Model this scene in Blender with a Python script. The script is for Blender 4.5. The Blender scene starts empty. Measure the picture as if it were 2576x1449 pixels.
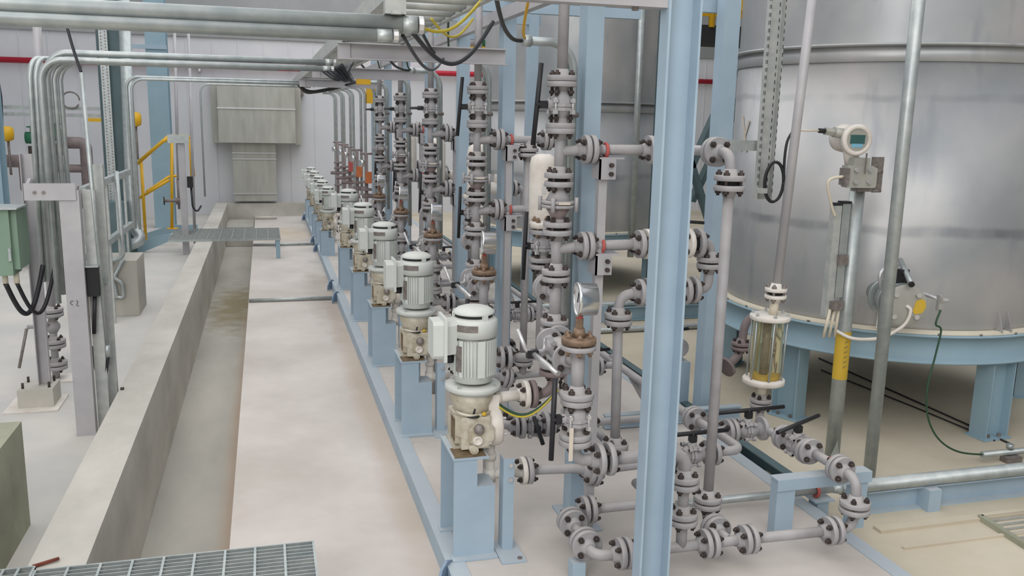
import bpy, math, random
from mathutils import Vector, Matrix, Quaternion
random.seed(7)
S = bpy.context.scene
C = S.collection
PI = math.pi

# ------------------------------------------------------------------ camera
cam_d = bpy.data.cameras.new('camera'); cam = bpy.data.objects.new('camera', cam_d); C.objects.link(cam)
cam_d.sensor_width = 36.0; cam_d.lens = 36.0*2214.0/2576.0; cam_d.clip_start = 0.05; cam_d.clip_end = 200
cam.matrix_world = Matrix(((0.96341117, 0.03087908, -0.26624312, 0), (-0.2672045, 0.18845174, -0.94503317, 0),
                           (0.02099222, 0.98159688, 0.18980754, 2.0), (0, 0, 0, 1)))
S.camera = cam
# ------------------------------------------------------------------ world, lights, exposure
w = bpy.data.worlds.new('world'); S.world = w; w.use_nodes = True
bg = w.node_tree.nodes['Background']; bg.inputs[0].default_value = (0.93, 0.95, 1.0, 1); bg.inputs[1].default_value = 0.98
def area(name, loc, size, power, rot=(0, 0, 0), col=(1, 1, 1)):
    l = bpy.data.lights.new(name, 'AREA'); l.shape = 'RECTANGLE'; l.size, l.size_y = size; l.energy = power; l.color = col
    o = bpy.data.objects.new(name, l); C.objects.link(o); o.location = loc; o.rotation_euler = rot
area('unseen_overhead_light', (-1.0, 5.0, 7.6), (5, 12), 300, (0, 0, 0), (1, 0.965, 0.93))
area('unseen_overhead_light', (1.5, 15.0, 7.6), (9, 8), 380, (0, 0, 0), (0.97, 0.98, 1.0))
area('added_fill_light', (-4.6, -3.0, 4.0), (5, 4), 420, (math.radians(68), 0, math.radians(-48)), (1.0, 0.95, 0.93))  # unseen fill behind the camera, added to brighten camera-facing surfaces
area('unseen_overhead_light', (0.5, -3.2, 7.0), (9, 4), 330, (math.radians(28), 0, 0), (1, 0.98, 0.96))  # front overhead fill out of view, added to lift upright faces toward the camera
vs = S.view_settings; vs.view_transform = 'Standard'; vs.look = 'None'; vs.gamma = 1; vs.exposure = -0.24; vs.use_curve_mapping = False

# ------------------------------------------------------------------ materials
def lin(c):
    return tuple((x/255/12.92 if x/255 <= 0.04045 else ((x/255+0.055)/1.055)**2.4) for x in c)
def mat(name, rgb, rough=0.6, metal=0.0, var=0.12, scale=6.0, rgb2=None, bump=0.0, stretch=(1, 1, 1), detail=5, coat=0.0, dust=0.0, emit=0):
    m = bpy.data.materials.new(name); m.use_nodes = True; nt = m.node_tree; N = nt.nodes; L = nt.links
    b = N['Principled BSDF']; b.inputs['Roughness'].default_value = rough; b.inputs['Metallic'].default_value = metal
    b.inputs['Coat Weight'].default_value = coat
    c1 = lin(rgb); c2 = lin(rgb2) if rgb2 else tuple(max(0, x*(1-var*2)) for x in c1)
    tc = N.new('ShaderNodeTexCoord'); mp = N.new('ShaderNodeMapping'); mp.inputs['Scale'].default_value = stretch
    nz = N.new('ShaderNodeTexNoise'); nz.inputs['Scale'].default_value = scale; nz.inputs['Detail'].default_value = detail; nz.inputs['Roughness'].default_value = 0.6
    rp = N.new('ShaderNodeValToRGB'); rp.color_ramp.elements[0].position = 0.33; rp.color_ramp.elements[1].position = 0.68
    rp.color_ramp.elements[0].color = (*c2, 1); rp.color_ramp.elements[1].color = (*c1, 1)
    L.new(tc.outputs['Object'], mp.inputs[0]); L.new(mp.outputs[0], nz.inputs['Vector']); L.new(nz.outputs['Fac'], rp.inputs[0])
    out = rp.outputs[0]
    if dust > 0:   # settled dust: lies on whatever faces up
        ge = N.new('ShaderNodeNewGeometry'); sx = N.new('ShaderNodeSeparateXYZ'); L.new(ge.outputs['Normal'], sx.inputs[0])
        mr = N.new('ShaderNodeMapRange'); mr.inputs[1].default_value = 0.35; mr.inputs[2].default_value = 0.95; mr.inputs[4].default_value = dust
        L.new(sx.outputs[2], mr.inputs[0]); mx = N.new('ShaderNodeMix'); mx.data_type = 'RGBA'
        L.new(mr.outputs[0], mx.inputs[0]); L.new(out, mx.inputs[6]); mx.inputs[7].default_value = (*lin((200, 193, 183)), 1); out = mx.outputs[2]
    L.new(out, b.inputs['Base Color'])
    if bump:
        bp = N.new('ShaderNodeBump'); bp.inputs['Strength'].default_value = bump; bp.inputs['Distance'].default_value = 0.01
        n2 = N.new('ShaderNodeTexNoise'); n2.inputs['Scale'].default_value = scale*6; n2.inputs['Detail'].default_value = 4
        L.new(mp.outputs[0], n2.inputs['Vector']); L.new(n2.outputs['Fac'], bp.inputs['Height']); L.new(bp.outputs[0], b.inputs['Normal'])
    m.diffuse_color = (*c1, 1)
    return m
M = dict(
    slab=mat('dusty_concrete', (210, 203, 197), .85, 0, .1, 1.1, (186, 179, 171), .25, (1, 1, 1), 8),
    kerb=mat('kerb_concrete', (198, 194, 185), .85, 0, .1, 2.2, (172, 169, 160), .3, (1, .6, 1), 8),
    trench=mat('trench_concrete', (186, 182, 172), .85, 0, .1, .8, (160, 158, 150), .3, (1.6, .6, 1), 8),
    leftfloor=mat('left_floor_concrete', (205, 200, 192), .7, 0, .1, .9, (180, 181, 178), .15, (1, 1, 1), 8),
    rightfloor=mat('right_floor_concrete', (205, 196, 176), .85, 0, .1, 1.0, (184, 174, 154), .3, (1, 1, 1), 8),
    deck=mat('dusty_deck_plate', (208, 201, 194), .75, 0, .1, 1.3, (184, 177, 169), .1, (1, 1, 1), 8),
    wall=mat('white_wall_panel', (216, 217, 219), .6, 0, .03, .5, (202, 204, 208)),
    wallgrey=mat('grey_wall_panel', (158, 160, 160), .6, 0, .03, .8, (140, 142, 142)),
    blue=mat('light_blue_paint', (163, 183, 197), .5, 0, .05, 3.0, (152, 173, 188), dust=.35),
    bluedark=mat('teal_paint', (92, 112, 116), .55, 0, .05, 3.0, (78, 98, 102)),
    bluecol=mat('column_blue_paint', (148, 175, 187), .55, 0, .05, 2.0, (137, 164, 177)),
    pipe=mat('grey_pipe_paint', (164, 162, 164), .5, 0, .06, 8, (148, 146, 148), dust=.35),
    dark=mat('weathered_nut', (84, 74, 70), .6, .4, .2, 30, (58, 52, 50)),
    gasket=mat('gasket_black', (38, 38, 40), .8),
    black=mat('black_lever', (32, 32, 37), .5, 0, .1),
    galv=mat('galvanised_steel', (182, 188, 186), .42, .55, .08, 14, (160, 168, 168)),
    galvtray=mat('galvanised_tray', (192, 194, 190), .5, .3, .08, 14, (168, 172, 170)),
    greypost=mat('grey_post_paint', (180, 179, 180), .5, .1, .05, 4, (166, 164, 168)),
    motor=mat('motor_grey_green', (208, 213, 208), .45, 0, .03, 5, (198, 204, 199), dust=.3),
    pump=mat('pump_cream', (208, 204, 190), .55, 0, .1, 14, (168, 158, 134), dust=.2),
    grime=mat('oily_grime', (120, 104, 78), .7, 0, .2, 20, (88, 72, 50)),
    white=mat('white_plastic', (226, 222, 214), .5, 0, .04, 8, (206, 198, 188)),
    plate=mat('nameplate_metal', (142, 136, 132), .5, .3, .1, 40, (112, 104, 100)),
    chrome=mat('polished_steel', (222, 222, 222), .22, 1.0, .02, 4),
    silver=mat('zinc_nut', (205, 205, 205), .35, .6, .05, 20),
    brass=mat('brown_bronze', (152, 128, 106), .55, .35, .2, 22, (120, 100, 84)),
    red=mat('red_clamp', (186, 88, 82), .6, 0, .08, 10),
    redpipe=mat('red_pipe_paint', (184, 30, 52), .5, 0, .05, 4),
    yellow=mat('yellow_rail_paint', (226, 176, 30), .5, 0, .06, 4),
    yelcable=mat('yellow_cable', (196, 178, 60), .5, 0, .05, 4),
    blackcable=mat('black_cable', (44, 46, 50), .45, 0, .05, 4),
    greencable=mat('green_earth_cable', (38, 74, 50), .5, 0, .05, 4),
    greenbox=mat('green_enclosure', (124, 150, 130), .5, 0, .05, 4),
    greenv=mat('green_valve_paint', (40, 110, 78), .5, 0, .08, 8),
    orange=mat('orange_tag', (206, 116, 66), .6, 0, .1, 12),
    dialface=mat('dial_white', (206, 206, 206), .5, 0, .02),
    lcd=mat('display_green', (56, 92, 90), .25, 0, .02),
    lcdblue=mat('display_blue', (120, 176, 200), .3, 0, .02),
    cream=mat('cream_fitting', (214, 206, 186), .5, 0, .04, 8),
    duct=mat('duct_sheet', (178, 178, 170), .5, .25, .05, 2.5, (160, 160, 152), 0, (3, 1, .6)),
    lug=mat('lug_paint', (130, 150, 172), .5, 0, .06, 4),
    ochre=mat('ochre_sticker', (204, 170, 54), .6, 0, .04, 8),
    tape=mat('paper_tape', (206, 196, 182), .8, 0, .04),
    rustpipe=mat('brownish_pipe_paint', (138, 124, 122), .6, 0, .1, 8, (118, 106, 106)),
    sludge=mat('olive_sludge', (150, 140, 104), .5, 0, .2, 9, (118, 110, 78)),
    stick=mat('red_brown_stick', (120, 58, 44), .7, 0, .2, 20),
    plinth=mat('greenish_plinth', (160, 162, 142), .85, 0, .1, 2.5, (136, 138, 120), .3),
    ink=mat('marker_ink', (96, 100, 110), .8, 0, .02),
)
def tint_patch(m, c, rad, col, amt, wob=1.5):      # one coloured patch of the concrete, dried stains included, with an outline of its own
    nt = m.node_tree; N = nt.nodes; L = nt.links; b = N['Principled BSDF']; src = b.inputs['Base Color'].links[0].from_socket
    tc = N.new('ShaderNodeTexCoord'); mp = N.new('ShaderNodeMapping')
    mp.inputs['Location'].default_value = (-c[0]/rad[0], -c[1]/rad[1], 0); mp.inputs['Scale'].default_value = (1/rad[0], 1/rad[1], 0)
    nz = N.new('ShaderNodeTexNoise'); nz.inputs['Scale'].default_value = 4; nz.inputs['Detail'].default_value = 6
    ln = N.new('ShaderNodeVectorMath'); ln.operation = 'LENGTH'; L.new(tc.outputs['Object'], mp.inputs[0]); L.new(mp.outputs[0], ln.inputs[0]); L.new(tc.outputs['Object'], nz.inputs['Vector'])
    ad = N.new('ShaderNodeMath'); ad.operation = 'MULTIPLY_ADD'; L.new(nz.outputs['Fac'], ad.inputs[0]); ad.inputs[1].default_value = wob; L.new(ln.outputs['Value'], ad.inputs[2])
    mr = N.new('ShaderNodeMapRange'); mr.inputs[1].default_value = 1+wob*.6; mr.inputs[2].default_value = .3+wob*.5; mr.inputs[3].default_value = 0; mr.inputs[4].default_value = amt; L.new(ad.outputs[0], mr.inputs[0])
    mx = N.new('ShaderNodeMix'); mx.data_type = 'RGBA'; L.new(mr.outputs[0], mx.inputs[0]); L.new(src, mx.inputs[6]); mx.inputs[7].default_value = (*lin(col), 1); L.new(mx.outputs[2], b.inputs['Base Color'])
tint_patch(M['trench'], (-.42, 11.9), (.38, 1.5), (120, 108, 70), .8)
tint_patch(M['trench'], (-.26, 5.5), (.10, 7.5), (176, 150, 126), .55, .7)  # long warm tan strip tinted along the right side of the trench floor
tint_patch(M['slab'], (.70, 6.5), (.14, 5.0), (178, 158, 136), .5, 1.0)
tint_patch(M['slab'], (.62, 10.5), (.2, 2.2), (150, 140, 128), .5, 1.5)
tint_patch(M['slab'], (.2, 16.0), (.6, 1.2), (190, 168, 132), .5, 1.0)
tint_patch(M['deck'], (1.05, 6.0), (.22, 3.5), (168, 142, 118), .5, 1.4)
tint_patch(M['deck'], (1.9, 3.2), (.9, .35), (170, 154, 134), .5, 1.2)
tint_patch(M['deck'], (1.5, 7.5), (.5, 1.6), (176, 160, 142), .5, 1.2)
def glass_mat():
    m = bpy.data.materials.new('amber_glass'); m.use_nodes = True; b = m.node_tree.nodes['Principled BSDF']
    b.inputs['Base Color'].default_value = (*lin((236, 230, 196)), 1); b.inputs['Roughness'].default_value = .05
    b.inputs['Transmission Weight'].default_value = .92; b.inputs['IOR'].default_value = 1.2; return m
M['glass'] = glass_mat()
def tank_mat():
    m = bpy.data.materials.new('dull_tank_steel'); m.use_nodes = True; nt = m.node_tree; N = nt.nodes; L = nt.links; b = N['Principled BSDF']
    b.inputs['Metallic'].default_value = .45; b.inputs['Roughness'].default_value = .42
    tc = N.new('ShaderNodeTexCoord')
    def noise(scale, st, det=5):
        mp = N.new('ShaderNodeMapping'); mp.inputs['Scale'].default_value = st; L.new(tc.outputs['Object'], mp.inputs[0])
        n = N.new('ShaderNodeTexNoise'); n.inputs['Scale'].default_value = scale; n.inputs['Detail'].default_value = det; L.new(mp.outputs[0], n.inputs['Vector']); return n.outputs['Fac']
    def ramp(f, a, c, ca, cb):
        r = N.new('ShaderNodeValToRGB'); r.color_ramp.elements[0].position = a; r.color_ramp.elements[1].position = c
        r.color_ramp.elements[0].color = (*ca, 1); r.color_ramp.elements[1].color = (*cb, 1); L.new(f, r.inputs[0]); return r.outputs[0]
    def mix(f, a, c):
        x = N.new('ShaderNodeMix'); x.data_type = 'RGBA'; L.new(f, x.inputs[0])
        for s, v in ((6, a), (7, c)):
            if isinstance(v, tuple): x.inputs[s].default_value = (*v, 1)
            else: L.new(v, x.inputs[s])
        return x.outputs[2]
    base = ramp(noise(1.6, (1, 1, 1)), .35, .7, lin((158, 162, 164)), lin((188, 186, 184)))
    sp = N.new('ShaderNodeSeparateXYZ'); L.new(tc.outputs['Object'], sp.inputs[0])
    nb = noise(2.2, (1, 1, 2.5))
    def band(z, wd, amt):                       # scuffed, rolled-on grime at one height of the shell
        wob = N.new('ShaderNodeMath'); wob.operation = 'MULTIPLY_ADD'; L.new(nb, wob.inputs[0]); wob.inputs[1].default_value = .09; L.new(sp.outputs[2], wob.inputs[2])
        d = N.new('ShaderNodeMath'); d.operation = 'SUBTRACT'; L.new(wob.outputs[0], d.inputs[0]); d.inputs[1].default_value = z+.045
        a = N.new('ShaderNodeMath'); a.operation = 'ABSOLUTE'; L.new(d.outputs[0], a.inputs[0])
        r = N.new('ShaderNodeMapRange'); r.inputs[1].default_value = wd; r.inputs[2].default_value = wd*.35; r.inputs[3].default_value = 0; r.inputs[4].default_value = amt; L.new(a.outputs[0], r.inputs[0])
        g = N.new('ShaderNodeMath'); g.operation = 'MULTIPLY'; L.new(r.outputs[0], g.inputs[0]); L.new(ramp(noise(3, (1, 1, .4)), .3, .65, (0, 0, 0), (1, 1, 1)), g.inputs[1]); return g.outputs[0]
    out = mix(band(1.42, .045, .75), base, lin((104, 108, 112)))
    out = mix(band(2.28, .03, .5), out, lin((128, 130, 132)))
    out = mix(ramp(noise(5, (1, 1, .25), 3), .60, .72, (0, 0, 0), (.45, .45, .45)), out, lin((128, 134, 142)))
    L.new(out, b.inputs['Base Color'])
    return m
M['tank'] = tank_mat()

# ------------------------------------------------------------------ mesh builder
ORG = {}
def basis(d, up=None):
    d = Vector(d).normalized(); u = Vector(up) if up else (Vector((0, 0, 1)) if abs(d.z) < .95 else Vector((0, 1, 0)))
    x = u.cross(d).normalized(); y = d.cross(x); return x, y, d
class MB:
    def __init__(s): s.v = []; s.f = []; s.s = []
    def add(s, vs, fs, sm):
        o = len(s.v); s.v += [tuple(v) for v in vs]; s.f += [tuple(i+o for i in f) for f in fs]; s.s += [sm]*len(fs) if isinstance(sm, bool) else sm
        return s
    def box(s, c, d, rz=0, ax=None):
        hx, hy, hz = d[0]/2, d[1]/2, d[2]/2
        R = Matrix.Rotation(rz, 3, 'Z') if ax is None else ax
        vs = [Vector(c)+R@Vector((x*hx, y*hy, z*hz)) for x in (-1, 1) for y in (-1, 1) for z in (-1, 1)]
        return s.add(vs, [(0, 1, 3, 2), (4, 6, 7, 5), (0, 4, 5, 1), (2, 3, 7, 6), (0, 2, 6, 4), (1, 5, 7, 3)], False)
    def bx(s, x0, x1, y0, y1, z0, z1): return s.box(((x0+x1)/2, (y0+y1)/2, (z0+z1)/2), (x1-x0, y1-y0, z1-z0))
    def bar(s, a, b, wd, h, up=None):
        a = Vector(a); b = Vector(b); x, y, z = basis(b-a, up); R = Matrix((x, y, z)).transposed()
        return s.box((a+b)/2, (wd, h, (b-a).length), ax=R)
    def lathe(s, prof, o=(0, 0, 0), d=(0, 0, 1), n=20, sm=True, cap=True):
        o = Vector(o); x, y, z = basis(d); vs = []
        for r, t in prof:
            for k in range(n):
                a = 2*PI*k/n; vs.append(o+z*t+(x*math.cos(a)+y*math.sin(a))*r)
        fs = []; ss = []
        for i in range(len(prof)-1):
            flat = abs(prof[i][1]-prof[i+1][1]) < 1e-6
            for k in range(n):
                fs.append((i*n+k, i*n+(k+1) % n, (i+1)*n+(k+1) % n, (i+1)*n+k)); ss.append(sm and not flat)
        if cap:
            fs.append(tuple(range(n-1, -1, -1))); fs.append(tuple((len(prof)-1)*n+k for k in range(n))); ss += [False, False]
        return s.add(vs, fs, ss)
    def cyl(s, a, b, r, r2=None, n=16, sm=True):
        a = Vector(a); b = Vector(b); return s.lathe([(r, 0), (r if r2 is None else r2, (b-a).length)], a, b-a, n, sm)
    def tube(s, pts, r, n=12, bend=.06, seg=6, cap=True, smooth=False):
        P = [Vector(p) for p in pts]
        if not smooth:
            Q = [P[0]]
            for i in range(1, len(P)-1):
                a, b, c = P[i-1], P[i], P[i+1]; u = (a-b); v = (c-b); k = min(bend, u.length*.49, v.length*.49)
                A = b+u.normalized()*k; B = b+v.normalized()*k
                for j in range(seg+1):
                    t = j/seg
                    Q.append((1-t)**2*A+2*(1-t)*t*(b*.75+(A+B)*.125)+t*t*B)
            Q.append(P[-1])
        else:
            Q = []
            for i in range(len(P)-1):
                p0 = P[max(i-1, 0)]; p1 = P[i]; p2 = P[i+1]; p3 = P[min(i+2, len(P)-1)]
                for j in range(seg):
                    t = j/seg; Q.append(.5*((2*p1)+(p2-p0)*t+(2*p0-5*p1+4*p2-p3)*t*t+(3*p1-p0-3*p2+p3)*t**3))
            Q.append(P[-1])
        Q = [q for i, q in enumerate(Q) if i == 0 or (q-Q[i-1]).length > 1e-5]
        vs = []; t0 = (Q[1]-Q[0]).normalized(); x, y, _ = basis(t0)
        for i, q in enumerate(Q):
            t = (Q[min(i+1, len(Q)-1)]-Q[max(i-1, 0)]).normalized()
            qd = t0.rotation_difference(t); x = (qd@x).normalized(); x = (x-t*x.dot(t)).normalized(); y = t.cross(x); t0 = t
            for k in range(n):
                a = 2*PI*k/n; vs.append(q+(x*math.cos(a)+y*math.sin(a))*r)
        fs = [(i*n+k, i*n+(k+1) % n, (i+1)*n+(k+1) % n, (i+1)*n+k) for i in range(len(Q)-1) for k in range(n)]; ss = [True]*len(fs)
        if cap: fs.append(tuple(range(n-1, -1, -1))); fs.append(tuple((len(Q)-1)*n+k for k in range(n))); ss += [False, False]
        return s.add(vs, fs, ss)
    def prism(s, poly, o, ex, ey, dz):
        o = Vector(o); ex = Vector(ex); ey = Vector(ey); dz = Vector(dz); n = len(poly)
        vs = [o+ex*a+ey*b for a, b in poly]+[o+ex*a+ey*b+dz for a, b in poly]
        fs = [tuple(range(n-1, -1, -1)), tuple(range(n, 2*n))]+[(i, (i+1) % n, n+(i+1) % n, n+i) for i in range(n)]
        return s.add(vs, fs, False)
    def mesh(s, name, m, org=(0, 0, 0)):
        me = bpy.data.meshes.new(name); me.from_pydata([(a-org[0], b-org[1], c-org[2]) for a, b, c in s.v], [], s.f); me.update()
        me.polygons.foreach_set('use_smooth', s.s); me.materials.append(m if not isinstance(m, str) else M[m])
        return me
    def build(s, name, m, parent=None, org=None):
        o = (org if org is not None else (ORG[parent.name] if parent else (0, 0, 0)))
        ob = bpy.data.objects.new(name, s.mesh(name, m, o)); C.objects.link(ob)
        if parent: ob.parent = parent; ORG[ob.name] = ORG[parent.name]
        else: ob.location = o; ORG[ob.name] = tuple(o)
        return ob
def thing(name, label, cat, loc=(0, 0, 0), group=None):
    o = bpy.data.objects.new(name, None); C.objects.link(o); o.location = loc; o.empty_display_size = .05; ORG[o.name] = tuple(loc); return tag(o, label, cat, group)
def tag(o, label, cat, group=None):
    o['label'] = label; o['category'] = cat
    if group: o['group'] = group
    return o
def struct(name, mb, m):
    o = mb.build(name, m); o['kind'] = 'structure'; return o
def copy_tree(o, parent=None):
    c = o.copy(); C.objects.link(c); c.parent = parent
    ORG[c.name] = ORG.get(o.name, (0, 0, 0))
    for ch in list(o.children): copy_tree(ch, c)
    return c
def Hprof(wd, h, tf=.009, tw=.007):    # I/H section, web along second axis
    a, b = wd/2, h/2
    return [(-a, -b), (a, -b), (a, -b+tf), (tw/2, -b+tf), (tw/2, b-tf), (a, b-tf), (a, b), (-a, b), (-a, b-tf), (-tw/2, b-tf), (-tw/2, -b+tf), (-a, -b+tf)]
def Cprof(wd, dp, t=.008):             # channel: back at y=dp, legs pointing to y=0
    a = wd/2
    return [(-a, 0), (-a+t, 0), (-a+t, dp-t), (a-t, dp-t), (a-t, 0), (a, 0), (a, dp), (-a, dp)]

# ------------------------------------------------------------------ shared piping parts
_cache = {}
FR, FT = .067, .024
def flange_mesh(mt, rp=.024, R=FR, T=FT):
    k = ('f', mt, rp, R, T)
    if k not in _cache:
        m = MB(); m.lathe([(rp, -T-.028), (rp+.003, -T-.028), (rp+.012, -T), (R-.002, -T), (R, -T+.002), (R, -.002), (R-.002, 0), (.6*R, 0)], n=28)
        _cache[k] = m.mesh('flange', mt)
    return _cache[k]
def bolt_mesh(L, mt='dark', s=1.0):
    k = ('b', round(L, 4), mt, s)
    if k not in _cache:
        m = MB(); h = .013*s; r = .0138*s
        m.cyl((0, 0, -L/2-h-.010), (0, 0, L/2+h+.010), .0078*s, n=8)
        for z0 in (-L/2-h, L/2): m.cyl((0, 0, z0), (0, 0, z0+h), r, n=6, sm=False)
        _cache[k] = m.mesh('bolt', mt)
    return _cache[k]
def gasket_mesh(g, R=FR):
    k = ('g', round(g, 4), R)
    if k not in _cache: m = MB(); m.cyl((0, 0, 0), (0, 0, g), R*.60, n=20); _cache[k] = m.mesh('gasket', M['gasket'])
    return _cache[k]
def flange(par, p, d, mate=True, gap=.008, mt='pipe', rp=.024, R=FR, T=FT, nb=4, bm='dark', bs=1.0):
    """flange whose face looks along d at joint centre p; when mate, it carries gasket and bolts through the pair"""
    d = Vector(d).normalized(); q = Vector((0, 0, 1)).rotation_difference(d)
    fo = bpy.data.objects.new('flange', flange_mesh(mt, rp, R, T)); C.objects.link(fo); fo.parent = par
    fo.rotation_mode = 'QUATERNION'; fo.rotation_quaternion = q; fo.location = Vector(p)-d*gap/2-Vector(ORG[par.name])
    if mate:
        go = bpy.data.objects.new('gasket', gasket_mesh(gap, R)); C.objects.link(go); go.parent = fo
        bme = bolt_mesh(2*T+gap, bm, bs); pc = R*.715
        q2 = q.inverted(); up = q2@(Vector((0, 0, 1)) if abs(d.z) < .9 else Vector((0, 1, 0))); a0 = math.atan2(up.y, up.x)+PI/4
        for k in range(nb):
            a = a0+2*PI*k/nb; bo = bpy.data.objects.new('bolt', bme); C.objects.link(bo); bo.parent = fo; bo.location = (pc*math.cos(a), pc*math.sin(a), gap/2)
    return fo
def spool(name, label, paths, ends=(), group=None, mt='pipe', cat='pipe', extra=None, r=.024, bend=.07):
    loc = Vector(paths[0][0]) if not isinstance(paths[0], tuple) or not isinstance(paths[0][1], (int, float)) else Vector(paths[0][0][0])
    t = thing(name, label, cat, loc, group)
    m = MB()
    for p in paths:
        if isinstance(p, tuple) and isinstance(p[1], (int, float)): m.tube(p[0], p[1], 14, bend)
        else: m.tube(p, r, 14, bend)
    if extra: extra(m)
    m.build('pipe', mt, t)
    for e in ends:
        kw = dict(e[3]) if len(e) > 3 else {}
        kw.setdefault('mt', mt); flange(t, e[0], e[1], e[2], **kw)
    return t
def ball_valve(label, c, ax, stem, lever_dir, L=.34, half=.075, group=None, lever_mat='black', gap=.008, tilt=0, tagd=False, name='ball_valve', bm='dark', sl=.075):
    """two-flange ball valve centred at c, bore along ax, stem pointing along `stem`, straight lever along lever_dir"""
    c = Vector(c); ax = Vector(ax).normalized(); st = Vector(stem).normalized(); t = thing(name, label, 'valve', c, group)
    m = MB(); m.lathe([(.026, -half), (.030, -.05), (.044, -.032), (.050, -.01), (.050, .02), (.042, .04), (.028, half-.012), (.028, half)], c, ax, 20)
    m.lathe([(.058, -.026), (.058, -.012)], c, ax, 8, False); m.lathe([(.058, -.008), (.058, .006)], c, ax, 8, False)
    m.cyl(c, c+st*.066, .022, n=12); m.build('body', 'pipe', t)
    s = ax.cross(st)
    for u in (-1, 1):
        for v in (-1, 1):
            b = c+s*.046*u+st*.040*v; m = MB(); m.cyl(b-ax*.040, b+ax*.030, .006, n=8); m.cyl(b-ax*.040, b-ax*.022, .0125, n=6, sm=False); m.cyl(b+ax*.010, b+ax*.026, .0125, n=6, sm=False); m.build('body_bolt', 'silver' if stem[0] < 0 else 'pipe', t)
    m = MB(); m.cyl(c+st*.06, c+st*(sl+.045), .012, n=10); m.box(c+st*(sl+.012), (.034, .034, .034)); m.build('stem', lever_mat, t)
    ld = Vector(lever_dir).normalized(); q = c+st*(sl+.038)
    MB().tube([q-ld*L/2, q+ld*L/2], .0115, 10).build('lever', lever_mat, t)
    for sgn in (-1, 1): flange(t, c+ax*sgn*(half+FT+gap/2+.004), ax*sgn, False, gap)
    if tagd:
        MB().box(c+Vector((-.045, -.075, -.085)), (.017, .004, .14)).build('hanging_tag', 'tape', t)['label'] = 'pale written tag'
    return t
HF = .075+FT+.008       # centre to joint of a ball valve

def gauge(label, p, face=(-1, -.12, 0), R=.068, group='pressure gauges on the columns', detail=True):
    """p = foot of the stem on the blind flange"""
    p = Vector(p); f = Vector(face).normalized(); t = thing('pressure_gauge', label, 'pressure gauge', p, group)
    m = MB(); m.cyl(p, p+Vector((0, 0, .035)), .030, .022, n=12); m.cyl(p+Vector((0, 0, .03)), p+Vector((0, 0, .075)), .017, n=6, sm=False); m.build('stem', 'brass', t)
    MB().cyl(p+Vector((0, 0, .072)), p+Vector((0, 0, .09)), .014, n=10).build('red_collar', 'red', t)['label'] = 'red collar'
    c = p+Vector((0, 0, .085+R))
    MB().lathe([(R*.86, -.066), (R*.96, -.064), (R*.97, .0), (R*1.04, .004), (R*1.05, .014), (R*.98, .018), (R*.93, .012), (R*.90, .006)], c, f, 32).build('case', 'chrome', t)
    MB().cyl(c+f*.004, c+f*.009, R*.90, n=28).build('dial', 'dialface', t)
    x, y, _ = basis(f); MB().bar(c+f*.011-y*.012, c+f*.011+(y*.8+x*.5).normalized()*R*.6, .004, .002).build('needle', 'black', t)
    return t
def sag(label, a, b, dz, r, mt, name='cable', dy=0):
    a = Vector(a); b = Vector(b); pts = [a.lerp(b, k/6)+Vector((0, dy*math.sin(PI*k/6), -dz*math.sin(PI*k/6))) for k in range(7)]
    return tag(MB().tube(pts, r, 8, smooth=True, seg=4).build(name, mt), label, 'cable')
def clamp(label, p, group=None):
    m = MB(); p = Vector(p)
    m.tube([p+Vector((0, .030*math.cos(a), .030*math.sin(a))) for a in [PI*(1.5+i/10*2)*1 for i in range(11)]], .0085, 8, smooth=True, seg=3)
    return tag(m.build('pipe_clamp', 'red', None, org=tuple(p)), label, 'clamp', group)

# ================================================================== the setting
XW0, XW1, YW = -5.2, 10.5, 19.3
struct('floor', MB().bx(-.225, .80, -6, 18.8, -.6, -.1), 'slab')['label'] = 'raised concrete walkway slab between the trench and the pump skid'
struct('floor', MB().bx(XW0, -.98, -6, YW, -.6, -.1), 'leftfloor')
struct('floor', MB().bx(.80, XW1, -6, YW, -.6, -.1), 'rightfloor')
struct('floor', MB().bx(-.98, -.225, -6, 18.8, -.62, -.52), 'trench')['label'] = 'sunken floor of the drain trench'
m = MB().bx(-.98, -.756, -6, 19.0, -.52, .17); m.bx(-.756, .80, 18.8, 19.0, -.52, .17); struct('trim_1', m, 'kerb')['label'] = 'concrete kerb wall along the left side of the trench and across its far end'
struct('wall_far', MB().bx(XW0, XW1, YW, YW+.15, -.6, 3.46), 'wall')
struct('wall_far', MB().bx(XW0, XW1, YW-.05, YW+.15, 3.46, 7.4), 'wallgrey')['label'] = 'grey upper band of the far wall'
struct('wall_left', MB().bx(XW0-.15, XW0, -6, YW, -.6, 7.4), 'wall')
struct('wall_right', MB().bx(XW1, XW1+.15, -6, YW, -.6, 7.4), 'wallgrey')
struct('wall_near', MB().bx(XW0, XW1, -6.15, -6, -.6, 7.4), 'wall')
m = MB()
for x in [XW0+.25+i*.5 for i in range(32)]: m.bx(x-.012, x+.012, YW-.012, YW, -.1, 3.46)
struct('trim_2', m, 'wall')['label'] = 'pressed seams of the far wall panels'
m = MB(); m.bx(3.05, 8.0, 3.60, 3.66, -.1, -.082); m.bx(3.05, 8.0, 3.42, 3.44, -.1, -.088); struct('trim_3', m, 'rightfloor')['label'] = 'low grout ridges on the right floor'

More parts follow.
